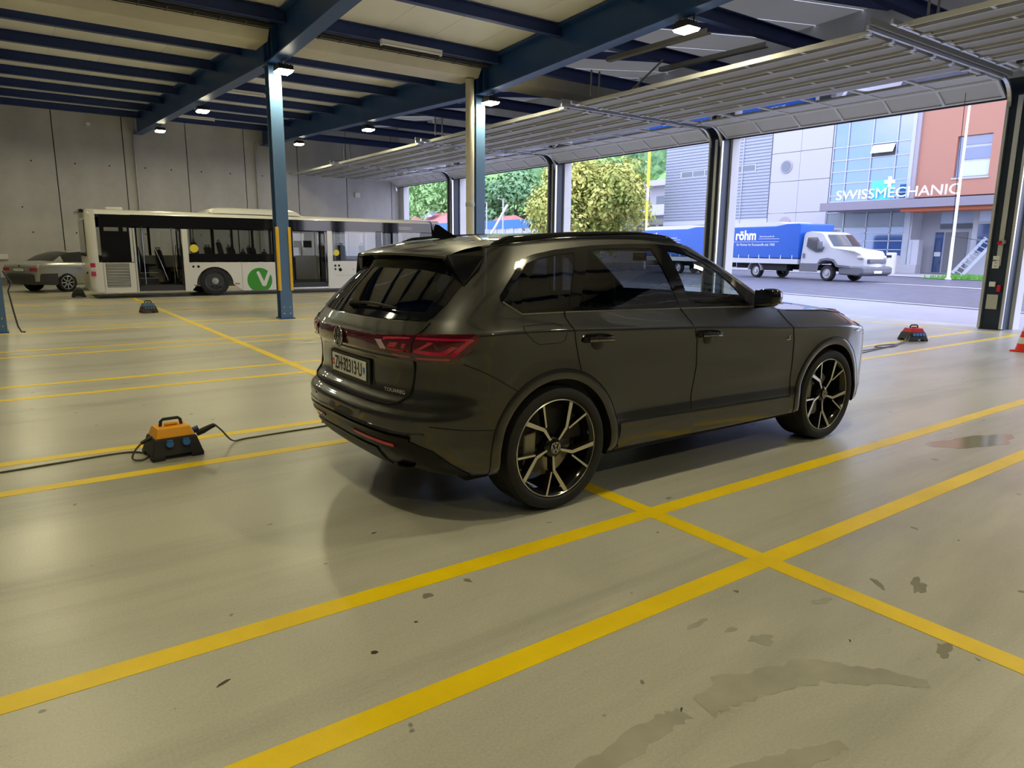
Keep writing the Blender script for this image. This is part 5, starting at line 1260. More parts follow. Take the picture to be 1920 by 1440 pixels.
# ---- the office building, parallel to the door wall ------------------
FX = 44.0
OFF = empty('office_building', (FX, 21, .33), label='office building with orange brick wing, glass stair wall and lettered canopy', cat='building')
def fb(x0, x1, y0, y1, z0, z1): return MB().box(x0, x1, y0-21, y1-21, z0-.33, z1-.33)
def brickmat():
    m = bpy.data.materials.new('orange_brick'); m.use_nodes = True; n = m.node_tree.nodes; L = m.node_tree.links; b = n['Principled BSDF']
    t = n.new('ShaderNodeTexCoord'); mp = n.new('ShaderNodeMapping'); mp.inputs['Rotation'].default_value = (PI/2, 0, PI/2); br = n.new('ShaderNodeTexBrick')
    br.inputs['Scale'].default_value = 1.0; br.inputs['Brick Width'].default_value = .26; br.inputs['Row Height'].default_value = .085; br.inputs['Mortar Size'].default_value = .008
    br.inputs['Color1'].default_value = (.44, .115, .055, 1); br.inputs['Color2'].default_value = (.49, .14, .07, 1); br.inputs['Mortar'].default_value = (.40, .19, .13, 1)
    L.new(t.outputs['Object'], mp.inputs['Vector']); L.new(mp.outputs['Vector'], br.inputs['Vector']); L.new(br.outputs['Color'], b.inputs['Base Color']); b.inputs['Roughness'].default_value = .85
    return m
BRK = brickmat(); WCL = pm('white_cladding', (.41, .40, .43), .6); GCL = pm('grey_corrugated_cladding', (.30, .32, .38), .45, .2); ALU = pm('white_aluminium_frame', (.42, .44, .48), .4)
def skyglass():
    m = pm('blue_curtain_glass', (.04, .12, .26), .03, spec=1.0, ior=1.9); return m
CWG = skyglass(); DWG = pm('dark_office_glass', (.05, .09, .20), .05, spec=.9, ior=1.7); ENT = pm('entrance_grey', (.46, .46, .50), .6); CAN = pm('canopy_fascia', (.22, .20, .24), .6)
# brick wing (upper floor) with its window
def wall_hole(x0, x1, y0, y1, z0, z1, hy0, hy1, hz0, hz1, m, nm, par):
    return fb(x0, x1, y0, hy0, z0, z1).add(*_bx(x0, x1, hy1, y1, z0, z1)).add(*_bx(x0, x1, hy0, hy1, z0, hz0)).add(*_bx(x0, x1, hy0, hy1, hz1, z1)).build(nm, m, par)
def _bx(x0, x1, y0, y1, z0, z1):
    q = fb(x0, x1, y0, y1, z0, z1); return q.v, q.f
wall_hole(0, .4, 8, 20.85, 4.75, 14, 17.1, 18.85, 5.7, 7.95, BRK, 'brick_wall', OFF)
w = fb(.18, .24, 17.1, 18.85, 5.7, 7.95).build('window', ALU, OFF)
for z0, z1, m in ((5.78, 6.55, pm('pale_blue_blind', (.50, .58, .72), .2)), (6.68, 7.32, DWG), (7.46, 7.9, DWG)): fb(.15, .20, 17.15, 18.5, z0, z1).build('pane', m, w)
fb(.15, .20, 18.58, 18.82, 5.78, 7.9).build('pane', DWG, w); fb(-.05, .1, 17.05, 18.95, 5.62, 5.70).build('window_sill', ALU, w)
# pier between brick and glass
fb(-.12, .3, 20.85, 21.1, 4.7, 14).build('grey_pier', pm('pier_grey', (.34, .30, .33), .7), OFF); fb(-.16, .2, 21.1, 21.3, 4.7, 14).build('white_pier', ALU, OFF)
# curtain wall
cw = empty('curtain_wall', (0, 0, 0)); cw.parent = OFF
ys = [21.3, 22.2, 23.7, 25.25, 26.2]; zs = [4.72, 5.10, 5.85, 6.58, 7.28, 8.08, 9.6, 11.2, 12.8]
for a, b in zip(ys, ys[1:]):
    for c, d in zip(zs, zs[1:]):
        if (a, b) == (22.2, 23.7) and (c, d) == (7.28, 8.08):
            fb(.10, .14, a+.06, b-.06, c+.06, d-.06).build('vent_opening', pm('dark_room', (.12, .12, .11), .8), cw)
            q = MB().box(-.01, .01, -.68, .68, -.60, 0).build('tilted_vent', pm('pale_blue_blind', (0,0,0)), cw); q.location = (.02, 22.95-21, 8.0-.33); q.rotation_euler.y = .55; continue
        q = fb(.06, .09, a+.03, b-.03, c+.03, d-.03).build('pane', CWG, cw); q.rotation_euler = (0, 0, 0)
for y in ys: fb(-.01, .10, y-.03, y+.03, 4.72, 12.8).build('mullion', ALU, cw)
for z in zs: fb(.0, .10, 21.3, 26.2, z-.03, z+.03).build('transom', ALU, cw)
fb(1.6, 9, 8.3, 30.5, .33, 13.5).build('inner_block', pm('dark_room', (0,0,0)), OFF)
# canopy
fb(-2.3, .4, 15.2, 25.4, 4.05, 4.52).build('canopy', CAN, OFF); fb(-2.0, 0, 15.2, 20.6, 3.85, 4.05).build('canopy_soffit', BRK, OFF)
for k in range(11): fb(-2.312, -2.30, 15.2+k*.96, 15.215+k*.96, 4.05, 4.52).build('fascia_joint', pm('pier_grey', (0,0,0)), OFF)
SG = pm('white_sign_letters', (.88, .88, .90), .4)
sgn = fb(-1.62, -1.60, 21.28, 22.6, 4.62, 5.72).build('sign_square', pm('sign_sky_blue', srgb(85, 195, 235), .4), OFF)
text('sign_lettering', 'SWISSMECHANIC', .80, SG, OFF, frame((-1.70, 21.2-21, 4.95-.33), (0, -1, 0), (0, 0, 1)), .03, sx=1.14)
cc = [(.1, .3), (-.1, .3), (-.1, .1), (-.3, .1), (-.3, -.1), (-.1, -.1), (-.1, -.3), (.1, -.3), (.1, -.1), (.3, -.1), (.3, .1), (.1, .1)]
MB().prism([(21.55-21+a, 5.60-.33+b) for a, b in cc], 'x', -1.68, -1.63).build('sign_cross', SG, OFF)
# ground floor: shop window, recessed entrance
gw = empty('ground_window', (0, 0, 0)); gw.parent = OFF
gy = [21.25, 22.1, 23.6, 25.1, 26.3]; gz = [1.35, 1.72, 2.25, 2.75, 3.05, 4.05]
for a, b in zip(gy, gy[1:]):
    for c, d in zip(gz, gz[1:]): fb(.06, .09, a+.03, b-.03, c+.02, d-.02).build('pane', DWG if d < 3.5 else pm('grey_office_glass', (.16, .18, .20), .1), gw)
for y in gy: fb(0, .10, y-.03, y+.03, 1.35, 4.1).build('mullion', ALU, gw)
for z in gz: fb(0, .10, 21.25, 26.3, z-.025, z+.025).build('transom', ALU, gw)
fb(0, .3, 21.0, 26.4, .33, 1.33).build('plinth_wall', WCL, OFF); fb(-.05, .3, 20.9, 21.2, .33, 4.2).build('column', ALU, OFF)
fb(1.2, 1.4, 15, 21.0, .33, 4.2).build('entrance_wall', ENT, OFF); fb(.0, 1.3, 20.8, 20.95, .33, 4.2).build('entrance_return', ENT, OFF)
dr = fb(1.12, 1.2, 17.9, 20.0, .36, 2.85).build('entrance_frame', ALU, OFF)
fb(1.08, 1.12, 18.15, 19.35, .42, 2.75).build('door_leaf', pm('grey_door_glass', (.22, .22, .22), .15), dr); fb(1.08, 1.12, 19.45, 19.9, .42, 2.75).build('side_light', DWG, dr); fb(1.06, 1.08, 19.5, 19.85, 1.35, 1.6).build('door_notice', WLN, dr)
fb(1.1, 1.2, 17.9, 19.7, 3.25, 3.95).build('transom_light', pm('pale_blue_blind', (0,0,0)), OFF); fb(1.1, 1.2, 17.9, 19.7, 2.95, 3.2).build('transom_light', pm('grey_office_glass', (0,0,0)), OFF)
fb(.2, 1.3, 15.6, 17.6, .33, 4.2).build('right_wall', pm('right_wall_grey', (.42, .43, .46), .6), OFF)
for c, d, m in ((3.3, 4.05, pm('pale_blue_blind', (0,0,0))), (2.35, 3.15, DWG), (1.6, 2.25, DWG)): fb(.15, .2, 16.3, 17.3, c, d).build('pane', m, OFF)
fb(-.3, .25, 20.15, 20.7, .33, 2.3).build('letter_box_wall', ENT, OFF); fb(-.34, -.30, 20.55, 20.72, .75, 2.2).build('notice_panel', ALU, OFF); fb(-.5, .0, 20.1, 21.3, .33, .85).build('planter', WCL, OFF)
fb(.0, .5, 8, 15.6, .33, 4.75).build('side_wall', WCL, OFF)
# white cladding section with round window, panels apart
for z0, z1 in ((.33, 2.2), (2.23, 4.15), (4.18, 6.25), (6.28, 8.15), (8.18, 10.5), (10.53, 13)):
    for y0, y1 in ((26.3, 28.5), (28.52, 30.7)): fb(0, .2, y0, y1, z0, z1).build('cladding_panel', WCL, OFF)
rw = MB().lathe([(.42, -.06), (.46, -.03), (.46, .02)], (0, 0, 0), 'x', 28).build('round_window_frame', pm('pier_grey', (0,0,0)), OFF); rw.location = (0, 29.5-21, 7.25-.33)
q = MB().lathe([(.36, -.07), (.36, -.05)], (0, 0, 0), 'x', 28).build('round_pane', pm('grey_office_glass', (0,0,0)), rw)
rw2 = MB().lathe([(.42, -.06), (.46, -.03), (.46, .02)], (0, 0, 0), 'x', 28).build('round_window_frame', pm('pier_grey', (0,0,0)), OFF); rw2.location = (0, 29.3-21, 3.5-.33)
# grey corrugated hall
GH = empty('corrugated_hall', (FX, 35, .33), label='pale grey corrugated metal hall with a narrow strip window behind the trucks', cat='building')
for k in range(46):
    z = .5+k*.22
    if 7.05 < z+.33 < 7.45: 
        for a, b in ((30.75-35, 31.9-35), (38.8-35, 40.4-35)): MB().prism([(0, z), (-.05, z+.05), (-.05, z+.15), (0, z+.2)], 'y', a, b).build('cladding_rib', GCL, GH)
    else: 
        if k == 0: cr0 = MB().prism([(0, 0), (-.05, .05), (-.05, .15), (0, .2)], 'y', 30.75-35, 40.4-35).build('cladding_rib', GCL, GH); cr0.location.z = z
        else: inst(cr0, 'cladding_rib', GH, loc=(0, 0, z))
MB().box(0, .3, 30.75-35, 40.4-35, 0, 10.8).build('wall', GCL, GH); MB().box(-.06, -.01, 30.72-35, 40.4-35, 3.2, 3.5).build('base_trim', ENT, GH)
wn = MB().box(-.07, -.03, 31.9-35, 38.8-35, 6.80, 7.32).build('strip_window', ALU, GH)
for k in range(6): MB().box(-.08, -.05, 31.98-35+k*1.13, 31.98-35+k*1.13+1.05, 6.86, 7.26).build('pane', pm('grey_office_glass', (0,0,0)), wn)
MB().tube([(-.1, 33.0-35, 10), (-.1, 33.0-35, 3.2)], .03, 6).build('lightning_rod', ENT, GH)

# bollard bin, bench, ladder-like stair, flagpole, yellow pole
bn = empty('litter_bin', (41.6, 20.6, .35), label='pale cylindrical litter bin on the pavement before the office entrance', cat='bin')
MB().lathe([(.26, 0), (.27, .05), (.27, 1.15), (.22, 1.2)], n=20).build('bin_body', pm('pale_stone', (.62, .60, .58), .6), bn, smooth=40); MB().box(-.29, -.20, -.12, .22, .92, 1.05).build('bin_opening', MATB, bn)
be = empty('bench', (41.9, 22.5, .35), label='pale bench by the shop window behind the truck nose', cat='bench')
for k in range(4): MB().box(-.25+k*.13, -.14+k*.13, -1.1, 1.1, .42, .47).build('slat', WCL, be)
for k in range(3): MB().box(.28, .32, -1.1, 1.1, .55+k*.16, .68+k*.16).build('back_slat', WCL, be)
for y in (-.9, .9): MB().bar((-.2, y, 0), (-.1, y, .43), .06, .05).bar((.25, y, 0), (.32, y, 1.0), .06, .05).build('leg', ENT, be)
fpole = empty('flagpole', (35.3, 14.8, .35), label='tall white flagpole standing in the grass strip before the offices', cat='pole')
MB().tube([(0, 0, 0), (.05, .03, 3), (.1, .06, 9)], [.075, .06, .045], 12).build('shaft', pm('white_pole', (.82, .82, .84), .35), fpole, smooth=50); MB().lathe([(.14, 0), (.12, .06), (.08, .10)], n=16).build('foot', GREYP, fpole)
yp = empty('yellow_pole', (34, 32.7, .33), label='yellow upper section of a slim pole behind the second blue truck body', cat='pole')
MB().cyl((0, 0, 0), (0, 0, 3.2), .07, 10).cyl((0, 0, 4.4), (0, 0, 5.2), .08, 10).build('white_section', pm('white_pole', (0,0,0)), yp, smooth=50); MB().cyl((0, 0, 3.2), (0, 0, 4.4), .08, 10).cyl((0, 0, 5.2), (0, 0, 8.5), .09, 10).build('yellow_section', pm('yellow_pole_paint', srgb(235, 215, 60), .4), yp, smooth=50)
ld_ = empty('leaning_ladder', (43.6, 16.9, .35), label='pale ramp ladder leaning by the right wall of the offices', cat='ladder')
a0, a1 = Vector((-.6, .75, 0)), Vector((.2, -.4, 1.95))
for d in (Vector((0, .22, .1)), Vector((0, -.22, -.1))): MB().bar(a0+d, a1+d, .12, .16).build('rail', ALU, ld_)
for k in range(8): 
    c = a0.lerp(a1, (k+.7)/8.6); MB().bar(c+Vector((0, .2, .09)), c-Vector((0, .2, .09)), .16, .03).build('rung', ALU, ld_)
GRASS = pm('lawn_green', (.12, .30, .05), .9, noise=(4, .3))
gq = MB(); rg = random.Random(3)
for k in range(1500):
    y = rg.uniform(9.5, 16.2); x = lerp(36.0, 40.5, rg.random()); h = rg.uniform(.08, .22); a = rg.uniform(0, 6.3); c, s = math.cos(a)*.05, math.sin(a)*.05
    gq.add([(x-c, y-s, .35), (x+c, y+s, .35), (x+rg.uniform(-.05, .05), y+rg.uniform(-.05, .05), .35+h)], [(0, 1, 2)])
tag(gq.build('grass', GRASS), 'strip of short green grass around the flagpole', 'grass', kind='stuff')
tag(strip([(35.6, 9.3), (35.9, 16.4)], [(41.0, 9.3), (41.0, 16.4)], GRASS, 'ground_lawn', .024), kind='structure')
# more road signs of the entrance right of the post
# ---- trucks -----------------------------------------------------------
TB = pm('blue_tarpaulin', (.004, .085, .42), .42, noise=(2, .05), bump=(3, .15)); TW = pm('white_truck_paint', (.50, .50, .53), .3, coat=.5); TG = pm('grey_truck_plastic', (.13, .13, .15), .5); TWIN = pm('truck_glass', (.03, .035, .04), .06, spec=.7); TPR = pm('white_tarp_print', (.82, .84, .88), .5); TBED = pm('aluminium_dropside', (.50, .50, .53), .4, .3)
def cargo(par, x0, x1, zf, main=True):
    """tarpaulin box on a dropside bed; y from -1.05 to 1.05"""
    W2 = 1.05; zt = 2.40
    poly = [(x0, .92), (x1, .92), (x1, zt), (x1-.1, zt+.05), (x1-.8, zt+.05), (x1-1.45, zt-.04), (x0, zt-.04)]
    MB().prism(poly, 'y', -W2, W2).build('tarpaulin', TB, par, bevel=.03)
    MB().prism([(x0, zt-.035), (x1-1.45, zt-.035), (x1-.85, zt+.045), (x1-1.4, zt+.16), (x0+.4, zt+.16), (x0+.05, zt+.10)], 'y', -W2+.06, W2-.06).build('tarp_roof', TW, par)
    bed = MB().box(x0, x1-.02, -W2, W2, .68, .90).build('dropside', TBED, par)
    for k in range(7): x = lerp(x0+.15, x1-.35, k/6); MB().box(x-.012, x+.012, -W2-.02, -W2+.02, .88, 1.06).build('tarp_strap', TPR, bed)
    text('tarp_logo', 'r\u00f6hm', .62, TPR, par, frame((x0+1.20, -W2-.012, 1.95), (1, 0, 0), (0, 0, 1)), .003, bold=.022)
    for z0, x_0, x_1, h in ((1.79, x0+2.05, x0+3.3, .014), (1.66, x0+.35, x0+3.3, .012)): MB().box(x_0, x_1, -W2-.012, -W2-.002, z0, z0+h).build('print_line', TPR, par)
    text('tarp_print', 'R\u00f6hm Kunststoffe AG', .10, TPR, par, frame((x0+2.55, -W2-.012, 1.90), (1, 0, 0), (0, 0, 1)), .002)
    text('tarp_print', 'Ihr Partner f\u00fcr Kunststoffe seit 1960', .165, TPR, par, frame((x0+1.84, -W2-.012, 1.53), (1, 0, 0), (0, 0, 1)), .002)
def twheel(par, x, y, r=.33):
    w = empty('wheel', (x, y, r)); w.parent = par
    if y > 0: w.rotation_euler.z = PI
    MB().lathe([(.20*r/.33, -.05), (.23*r/.33, -.075), (r*.93, -.07), (r, -.03), (r, .14), (.2, .16)], axis='y', n=28, caps=False).build('tyre', TYRE, w, smooth=40)
    MB().lathe([(.215*r/.33, -.055), (.19*r/.33, -.05), (.17*r/.33, -.01), (.09, -.02), (.07, -.06), (0, -.06)], axis='y', n=24, caps=False).build('rim', pm('pale_steel_rim', (.42, .42, .44), .4, .5), w, smooth=40)
TH = math.atan2(-.985, -.172)
T1 = empty('delivery_truck', (30.04, 20.59, .33), TH, 'white cab truck with blue tarpaulin box driving along the wet road', 'truck')
cargo(T1, -1.87, 2.60, 0)
MB().box(-1.8, 5.2, -.45, .45, .42, .66).build('chassis', MATB, T1)
MB().box(.5, 1.9, -.95, -.55, .36, .66).build('side_locker', MATB, T1)
for y in (-.88, .88):
    for x in (0, 4.07): twheel(T1, x, y)
for y in (-1, 1):
    lin = [[(.0+.42*math.cos(t), y*(1.04), .36+.40*math.sin(t)), (.42*math.cos(t), y*.78, .36+.40*math.sin(t))] for t in [PI*k/10 for k in range(11)]]; MB().grid(lin).build('mudguard', TBED, T1, solid=.012)
# cab: side profile prism with shaped nose
side = [(2.66, .72), (2.66, 1.95), (2.74, 2.06), (3.0, 2.10), (3.75, 2.06), (3.98, 1.98), (4.50, 1.44), (4.72, 1.38), (5.38, 1.27), (5.64, 1.14), (5.76, .92), (5.76, .60), (4.62, .60), (4.5, .72), (4.36, .84), (4.07, .88), (3.78, .84), (3.62, .72)]
rows = []
def cw_(x, z): 
    base = .99
    if x > 4.9: base -= .30*((x-4.9)/.8)**2.2
    if z > 1.3: base -= .16*(z-1.3)/.8
    return base
n = len(side); mb = MB()
ymul = [-1, -.97, -.55, 0, .55, .97, 1]
vs_ = []
for j, ym in enumerate(ymul):
    for (x, z) in side:
        inset = .05 if abs(ym) == 1 else 0
        cxm, czm = 4.1, 1.2; k = .985 if abs(ym) == 1 else 1.0
        if (x, z) in side[4:8]: x -= .30*ym*ym
        xx = cxm+(x-cxm)*k-(.16*abs(ym)**2*max(0, (x-4.9)/.8) if x > 4.9 else 0); zz = czm+(z-czm)*k
        vs_.append((xx, ym*cw_(x, z), zz))
fs = [tuple(range(n))]+[tuple((len(ymul)-1)*n+i for i in range(n-1, -1, -1))]
for j in range(len(ymul)-1):
    for i in range(n): fs.append((j*n+i, j*n+(i+1) % n, (j+1)*n+(i+1) % n, (j+1)*n+i))
mb.add(vs_, fs); mb.build('cab', TW, T1, smooth=40)
for s in (-1, 1):
    MB().prism([(2.66, .36), (3.62, .36), (3.70, .72), (2.66, .72)], 'y', s*1.0-.01 if s > 0 else -1.0, s*1.0 if s > 0 else -.99).build('side_skirt', TG, T1)
    wq = [(2.90, 1.84), (3.42, 1.84), (3.80, 1.42), (3.80, 1.24), (3.48, 1.22), (3.08, 1.36), (2.92, 1.46)]
    MB().add([(x, s*(cw_(x, z)+.004), z) for x, z in wq], [tuple(range(len(wq)))]).build('door_window', TWIN, T1)
    MB().add([(x, s*(cw_(x, z)+.006), z) for x, z in [(4.0, .88), (4.4, .84), (4.56, .62), (5.2, .60), (5.2, .66), (4.62, .70), (4.45, .92), (4.1, .98), (3.72, .92), (3.60, .74), (3.66, .72), (3.8, .84)]], [tuple(range(12))]).build('arch_trim', TG, T1)
    MB().cbox((2.84, s*1.0, 1.06), (.09, .03, .20)).build('door_handle', TG, T1)
    MB().cbox((3.80, s*1.14, 1.50), (.12, .20, .34)).build('wing_mirror', TG, T1, bevel=.04); MB().bar((3.84, s*.92, 1.4), (3.80, s*1.1, 1.42), .05, .05).build('mirror_arm', TG, T1)
    MB().cbox((5.46, s*.64, 1.02), (.28, .20, .13)).build('headlight', pm('pale_lens', (0,0,0)), T1, bevel=.04)
    fl_ = MB().cbox((5.50, s*.70, .50), (.08, .14, .08)).build('lit_lamp', pm('lit_headlamp', (1, .95, .8), .3, emit=(1, .9, .6), es=6), T1)
wsq = [(3.72, .78, 1.95), (4.22, .90, 1.45), (4.50, 0, 1.46), (4.00, 0, 1.965)]
wr = []
for ym in (-.88, -.55, 0, .55, .88):
    a_, b_ = Vector((3.98-.3*ym*ym, ym*cw_(3.98, 1.98), 1.98)), Vector((4.50-.3*ym*ym, ym*cw_(4.5, 1.44), 1.44)); wr.append([a_.lerp(b_, t)+Vector((.018, 0, .018)) for t in (.08, .96)])
MB().grid(wr).build('windscreen', TWIN, T1, smooth=60)
MB().cbox((5.70, 0, .86), (.16, 1.0, .18)).build('radiator_grille', TG, T1, bevel=.03)
MB().prism([(4.62, .30), (5.60, .26), (5.80, .36), (5.80, .62), (5.62, .66), (4.62, .64)], 'y', -.90, .90).build('front_bumper', TG, T1, bevel=.06)
MB().cbox((5.81, 0, .42), (.02, .46, .10)).build('number_plate', PLT, T1)
MB().box(3.5, 3.7, -.1, .1, 2.09, 2.16).build('roof_beacon', TG, T1)
T2 = empty('box_trailer', (30.9, 25.8, .33), TH, 'blue tarpaulin trailer half hidden behind the door post and the car roof', 'trailer')
cargo(T2, -3.5, 1.75, 0); MB().box(-3.4, 2.6, -.4, .4, .42, .66).build('chassis', MATB, T2)
for y in (-.88, .88):
    for x in (-1.2, -.45): twheel(T2, x, y, .32)
MB().bar((1.7, 0, .5), (2.9, 0, .5), .12, .10).build('drawbar', MATB, T2)

# ---- trees -------------------------------------------------------------
BARK = pm('tree_bark', (.09, .07, .05), .9)
def leafmat(nm, c0, c1):
    if nm in _M: return _M[nm]
    m = bpy.data.materials.new(nm); m.use_nodes = True; n = m.node_tree.nodes; L = m.node_tree.links; b = n['Principled BSDF']
    t = n.new('ShaderNodeTexCoord'); q = n.new('ShaderNodeTexNoise'); q.inputs['Scale'].default_value = .45; q.inputs['Detail'].default_value = 4; r = n.new('ShaderNodeValToRGB')
    r.color_ramp.elements[0].position = .35; r.color_ramp.elements[1].position = .65; r.color_ramp.elements[0].color = (*c0, 1); r.color_ramp.elements[1].color = (*c1, 1)
    L.new(t.outputs['Object'], q.inputs['Vector']); L.new(q.outputs['Fac'], r.inputs['Fac']); L.new(r.outputs['Color'], b.inputs['Base Color']); b.inputs['Roughness'].default_value = .7
    b.inputs['Subsurface Weight'].default_value = 0; _M[nm] = m; return m
def tree(loc, rx, rz, zc, nleaf, ls, m, lab, seed, trunk=True, group='trees outside the doors'):
    o = empty('tree', loc, label=lab, cat='tree', group=group); q = random.Random(seed); mb = MB()
    lumps = []
    for k in range(60):
        a = q.uniform(0, 2*PI); h = q.uniform(-1, 1); rr = math.sqrt(max(0, 1-h*h))*q.uniform(.35, .92)
        lumps.append((rx*rr*math.cos(a), rx*rr*math.sin(a), zc+rz*h*.8, q.uniform(.17, .33)*rx))
    V = []; F = []
    for k in range(nleaf):
        lx, ly, lz, lr = q.choice(lumps); d = Vector((q.gauss(0, 1), q.gauss(0, 1), q.gauss(0, 1))).normalized(); c = Vector((lx, ly, lz))+d*lr*q.uniform(.45, 1.2)
        n = (d+Vector((q.uniform(-.6, .6), q.uniform(-.6, .6), q.uniform(-.2, .9)))).normalized(); a = n.cross(Vector((q.uniform(-1, 1), q.uniform(-1, 1), q.uniform(-1, 1)))).normalized(); b = n.cross(a); s = ls*q.uniform(.6, 1.3)
        i = len(V); V += [tuple(c-a*s), tuple(c+b*s*.55), tuple(c+a*s), tuple(c-b*s*.55)]; F.append((i, i+1, i+2, i+3))
    mb.v = V; mb.f = F; f_ = mb.build('foliage', m, o, fixn=False); f_['kind'] = 'stuff'
    if trunk:
        t = MB().tube([(0, 0, 0), (.1, .05, zc*.5), (0, .1, zc)], [.045*rx+.08, .035*rx+.06, .02*rx], 8)
        for k in range(5): 
            a = q.uniform(0, 6.3); t.tube([(0, 0, zc*.6), (rx*.3*math.cos(a), rx*.3*math.sin(a), zc*.9), (rx*.6*math.cos(a), rx*.6*math.sin(a), zc+rz*.3)], [.02*rx, .015*rx, .006*rx], 6)
        t.build('trunk', BARK, o, smooth=50)
    return o
LF1 = leafmat('yellow_green_leaves', (.26, .32, .06), (.60, .56, .14)); LF2 = leafmat('mid_green_leaves', (.14, .28, .08), (.30, .46, .16)); LF3 = leafmat('dark_green_leaves', (.08, .20, .08), (.20, .34, .14)); LF4 = leafmat('bright_meadow_green', (.14, .34, .06), (.26, .46, .12))
tree((41, 46.5, .3), 5.6, 3.6, 5.3, 26000, .20, LF1, 'broad yellow-green tree filling the doorway left of the yellow pole', 1)
tree((70, 112, .3), 10, 6, 9.0, 7000, .45, LF2, 'mid green tree behind the downpipe and blue column', 2)
tree((100, 200, .3), 15, 9, 12, 8000, .6, LF1, 'yellowish tree at the far left doorway above the bus', 3)
tree((98, 176, .3), 15, 10, 12.5, 9000, .6, LF2, 'green tree right of the yellowish one in the far doorway', 4)
tree((72, 100, .3), 8, 6, 8, 5500, .45, LF3, 'dark green tree behind the big yellow-green one', 5)
tree((80, 86, .3), 8, 6, 8.5, 5500, .5, LF2, 'green tree behind the flats left of the yellow pole', 6)
# wooded hillside behind
hp = []
for i in range(30):
    x = lerp(85, 170, i/29); hp.append([(x+8*math.sin(j), lerp(20, 260, j/40), -1+34*(1-math.exp(-(x-85)/30))+1.2*math.sin(j*1.3+i)+.8*math.sin(i*2.1)) for j in range(41)])
tag(MB().grid(hp).build('hillside', LF4, smooth=80), kind='structure')
hq = random.Random(9); V = []; F = []
for k in range(9000):
    x = hq.uniform(86, 165); y = hq.uniform(30, 250); z = -1+34*(1-math.exp(-(x-85)/30))+hq.uniform(.3, 3.0); s = hq.uniform(.6, 1.4); a = hq.uniform(0, 6.3)
    i = len(V); V += [(x-s*math.cos(a), y-s*math.sin(a), z), (x, y, z+s*.8), (x+s*math.cos(a), y+s*math.sin(a), z), (x, y, z-s*.6)]; F.append((i, i+1, i+2, i+3))
mb = MB(); mb.v = V; mb.f = F; tag(mb.build('hillside_bushes', LF3, fixn=False), 'bushes and tree tops covering the hillside', 'bushes', kind='stuff')
# ---- houses, flats, blue site fence -------------------------------------
RT = pm('red_roof_tiles', (.48, .16, .14), .8, noise=(1, .1)); HW = pm('white_house_wall', (.46, .45, .48), .8)
def house(x, y, w, d, h, rh, lab, rz=0):
    o = empty('house', (x, y, .3), rz, lab, 'house', 'houses beyond the road')
    MB().box(-d/2, d/2, -w/2, w/2, 0, h).build('wall', HW, o)
    MB().add([(-d/2-.4, -w/2-.4, h), (d/2+.4, -w/2-.4, h), (d/2+.4, w/2+.4, h), (-d/2-.4, w/2+.4, h), (0, -w/2+1.5, h+rh), (0, w/2-1.5, h+rh)], [(0, 3, 5, 4), (1, 4, 5, 2), (0, 4, 1), (3, 2, 5), (3, 2, 1, 0)]).build('roof', RT, o)
    for k in range(3): 
        f_ = MB().box(-d/2-.05, -d/2, -w*.35+k*w*.35-.5, -w*.35+k*w*.35+.5, h*.45, h*.45+1.2).build('window', pm('dark_office_glass', (0,0,0)), o)
    return o
house(66, 128, 9, 8, 5.2, 2.2, 'small house with red hipped roof at the far left of the view'); h2 = house(62, 106, 12, 9, 4.4, 2.9, 'red roofed house with a roof window behind the bus front')
MB().add([(-2.6, 1.0, 6.45), (-2.6, 4.5, 6.45), (-1.0, 4.5, 7.45), (-1.0, 1.0, 7.45)], [(0, 1, 2, 3)]).build('roof_window', pm('grey_office_glass', (0,0,0)), h2).location = (0, 0, .12)
house(67, 95, 7, 7, 4.6, 2.0, 'low red roofed house seen right of the blue column')
FN = empty('site_fence', (45, 68, .3), label='blue banded white corrugated hoarding along the far side of the road', cat='fence')
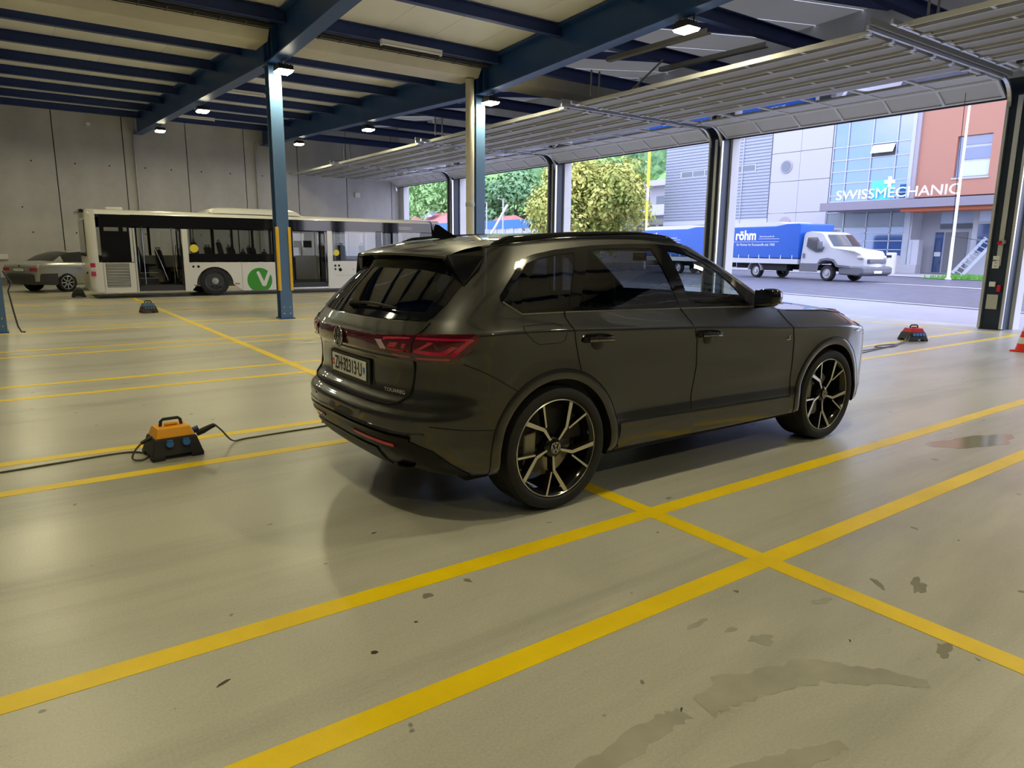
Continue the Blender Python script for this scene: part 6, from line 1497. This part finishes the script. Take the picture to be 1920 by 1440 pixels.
for k in range(40): 
    if k == 0: f0 = MB().box(-.05, .05, .05, .75, 0, 3.5).build('white_board', pm('fence_white', (.40, .41, .48), .5), FN); f0.location.y = -10
    else: inst(f0, 'white_board', FN, loc=(.06*(k % 2), -10+k*.8, 0))
MB().box(-.1, .1, -10, 22, 3.5, 4.4).build('blue_band', pm('fence_blue', (.01, .13, .42), .45), FN)
for (x, y, z, lab) in ((31.5, 45.4, 5.0, 'slim grey lamp post seen between blue column and tree'), (36, 54.5, 5.4, 'thin pale post left of the white diagonal arm')):
    o = empty('lamp_post', (x, y, .3), label=lab, cat='post'); MB().cyl((0, 0, 0), (0, 0, z), .06, 8).build('shaft', GREYP, o, smooth=50); MB().bar((0, 0, z), (-.5, 0, z+.05), .12, .06).build('head', GREYP, o)
ba = empty('raised_barrier', (30, 46.2, .3), label='white barrier arm raised at a slant beside the blue column', cat='barrier')
MB().box(-.2, .2, -.2, .2, 0, 1.1).build('housing', WCL, ba); MB().bar((0, 0, 1.0), (0, -3.5, 4.4), .10, .16).build('arm', pm('white_pole', (0,0,0)), ba)
FLT = empty('apartment_house', (60, 59, .3), label='white flats with balconies and flat roof between tree and grey hall', cat='building')
MB().box(0, 8, -6, 6, 0, 8.2).build('wall', HW, FLT); MB().box(-1.5, 8.4, -6.4, 6.4, 8.2, 8.8).build('flat_roof', WCL, FLT)
for z in (2.9, 5.2):
    b_ = MB().box(-1.4, 0, -5.5, 3.5, z-.15, z).build('balcony_slab', WCL, FLT); MB().box(-1.4, -1.3, -5.5, 3.5, z, z+1.0).build('balcony_front', HW, b_)
    for y in (-4.4, -1.6, 1.2): MB().box(-.06, 0, y, y+1.7, z+.1, z+2.0).build('balcony_window', pm('grey_office_glass', (0,0,0)), FLT)
MB().box(-.3, 0, -6.0, 6, 0, 2.4).build('garage_front', pm('flats_base', (.52, .50, .52), .7), FLT)
WH = empty('low_pavilion', (48, 47.5, .33), label='low white pavilion with square windows left of the blue trailer', cat='building')
MB().box(0, 4, -4.5, 4.5, 0, 4.0).build('wall', HW, WH)
for k in range(5): MB().box(-.06, 0, -4.2+k*1.75, -2.9+k*1.75, 2.1, 3.5).build('window', pm('grey_office_glass', (0,0,0)), WH)
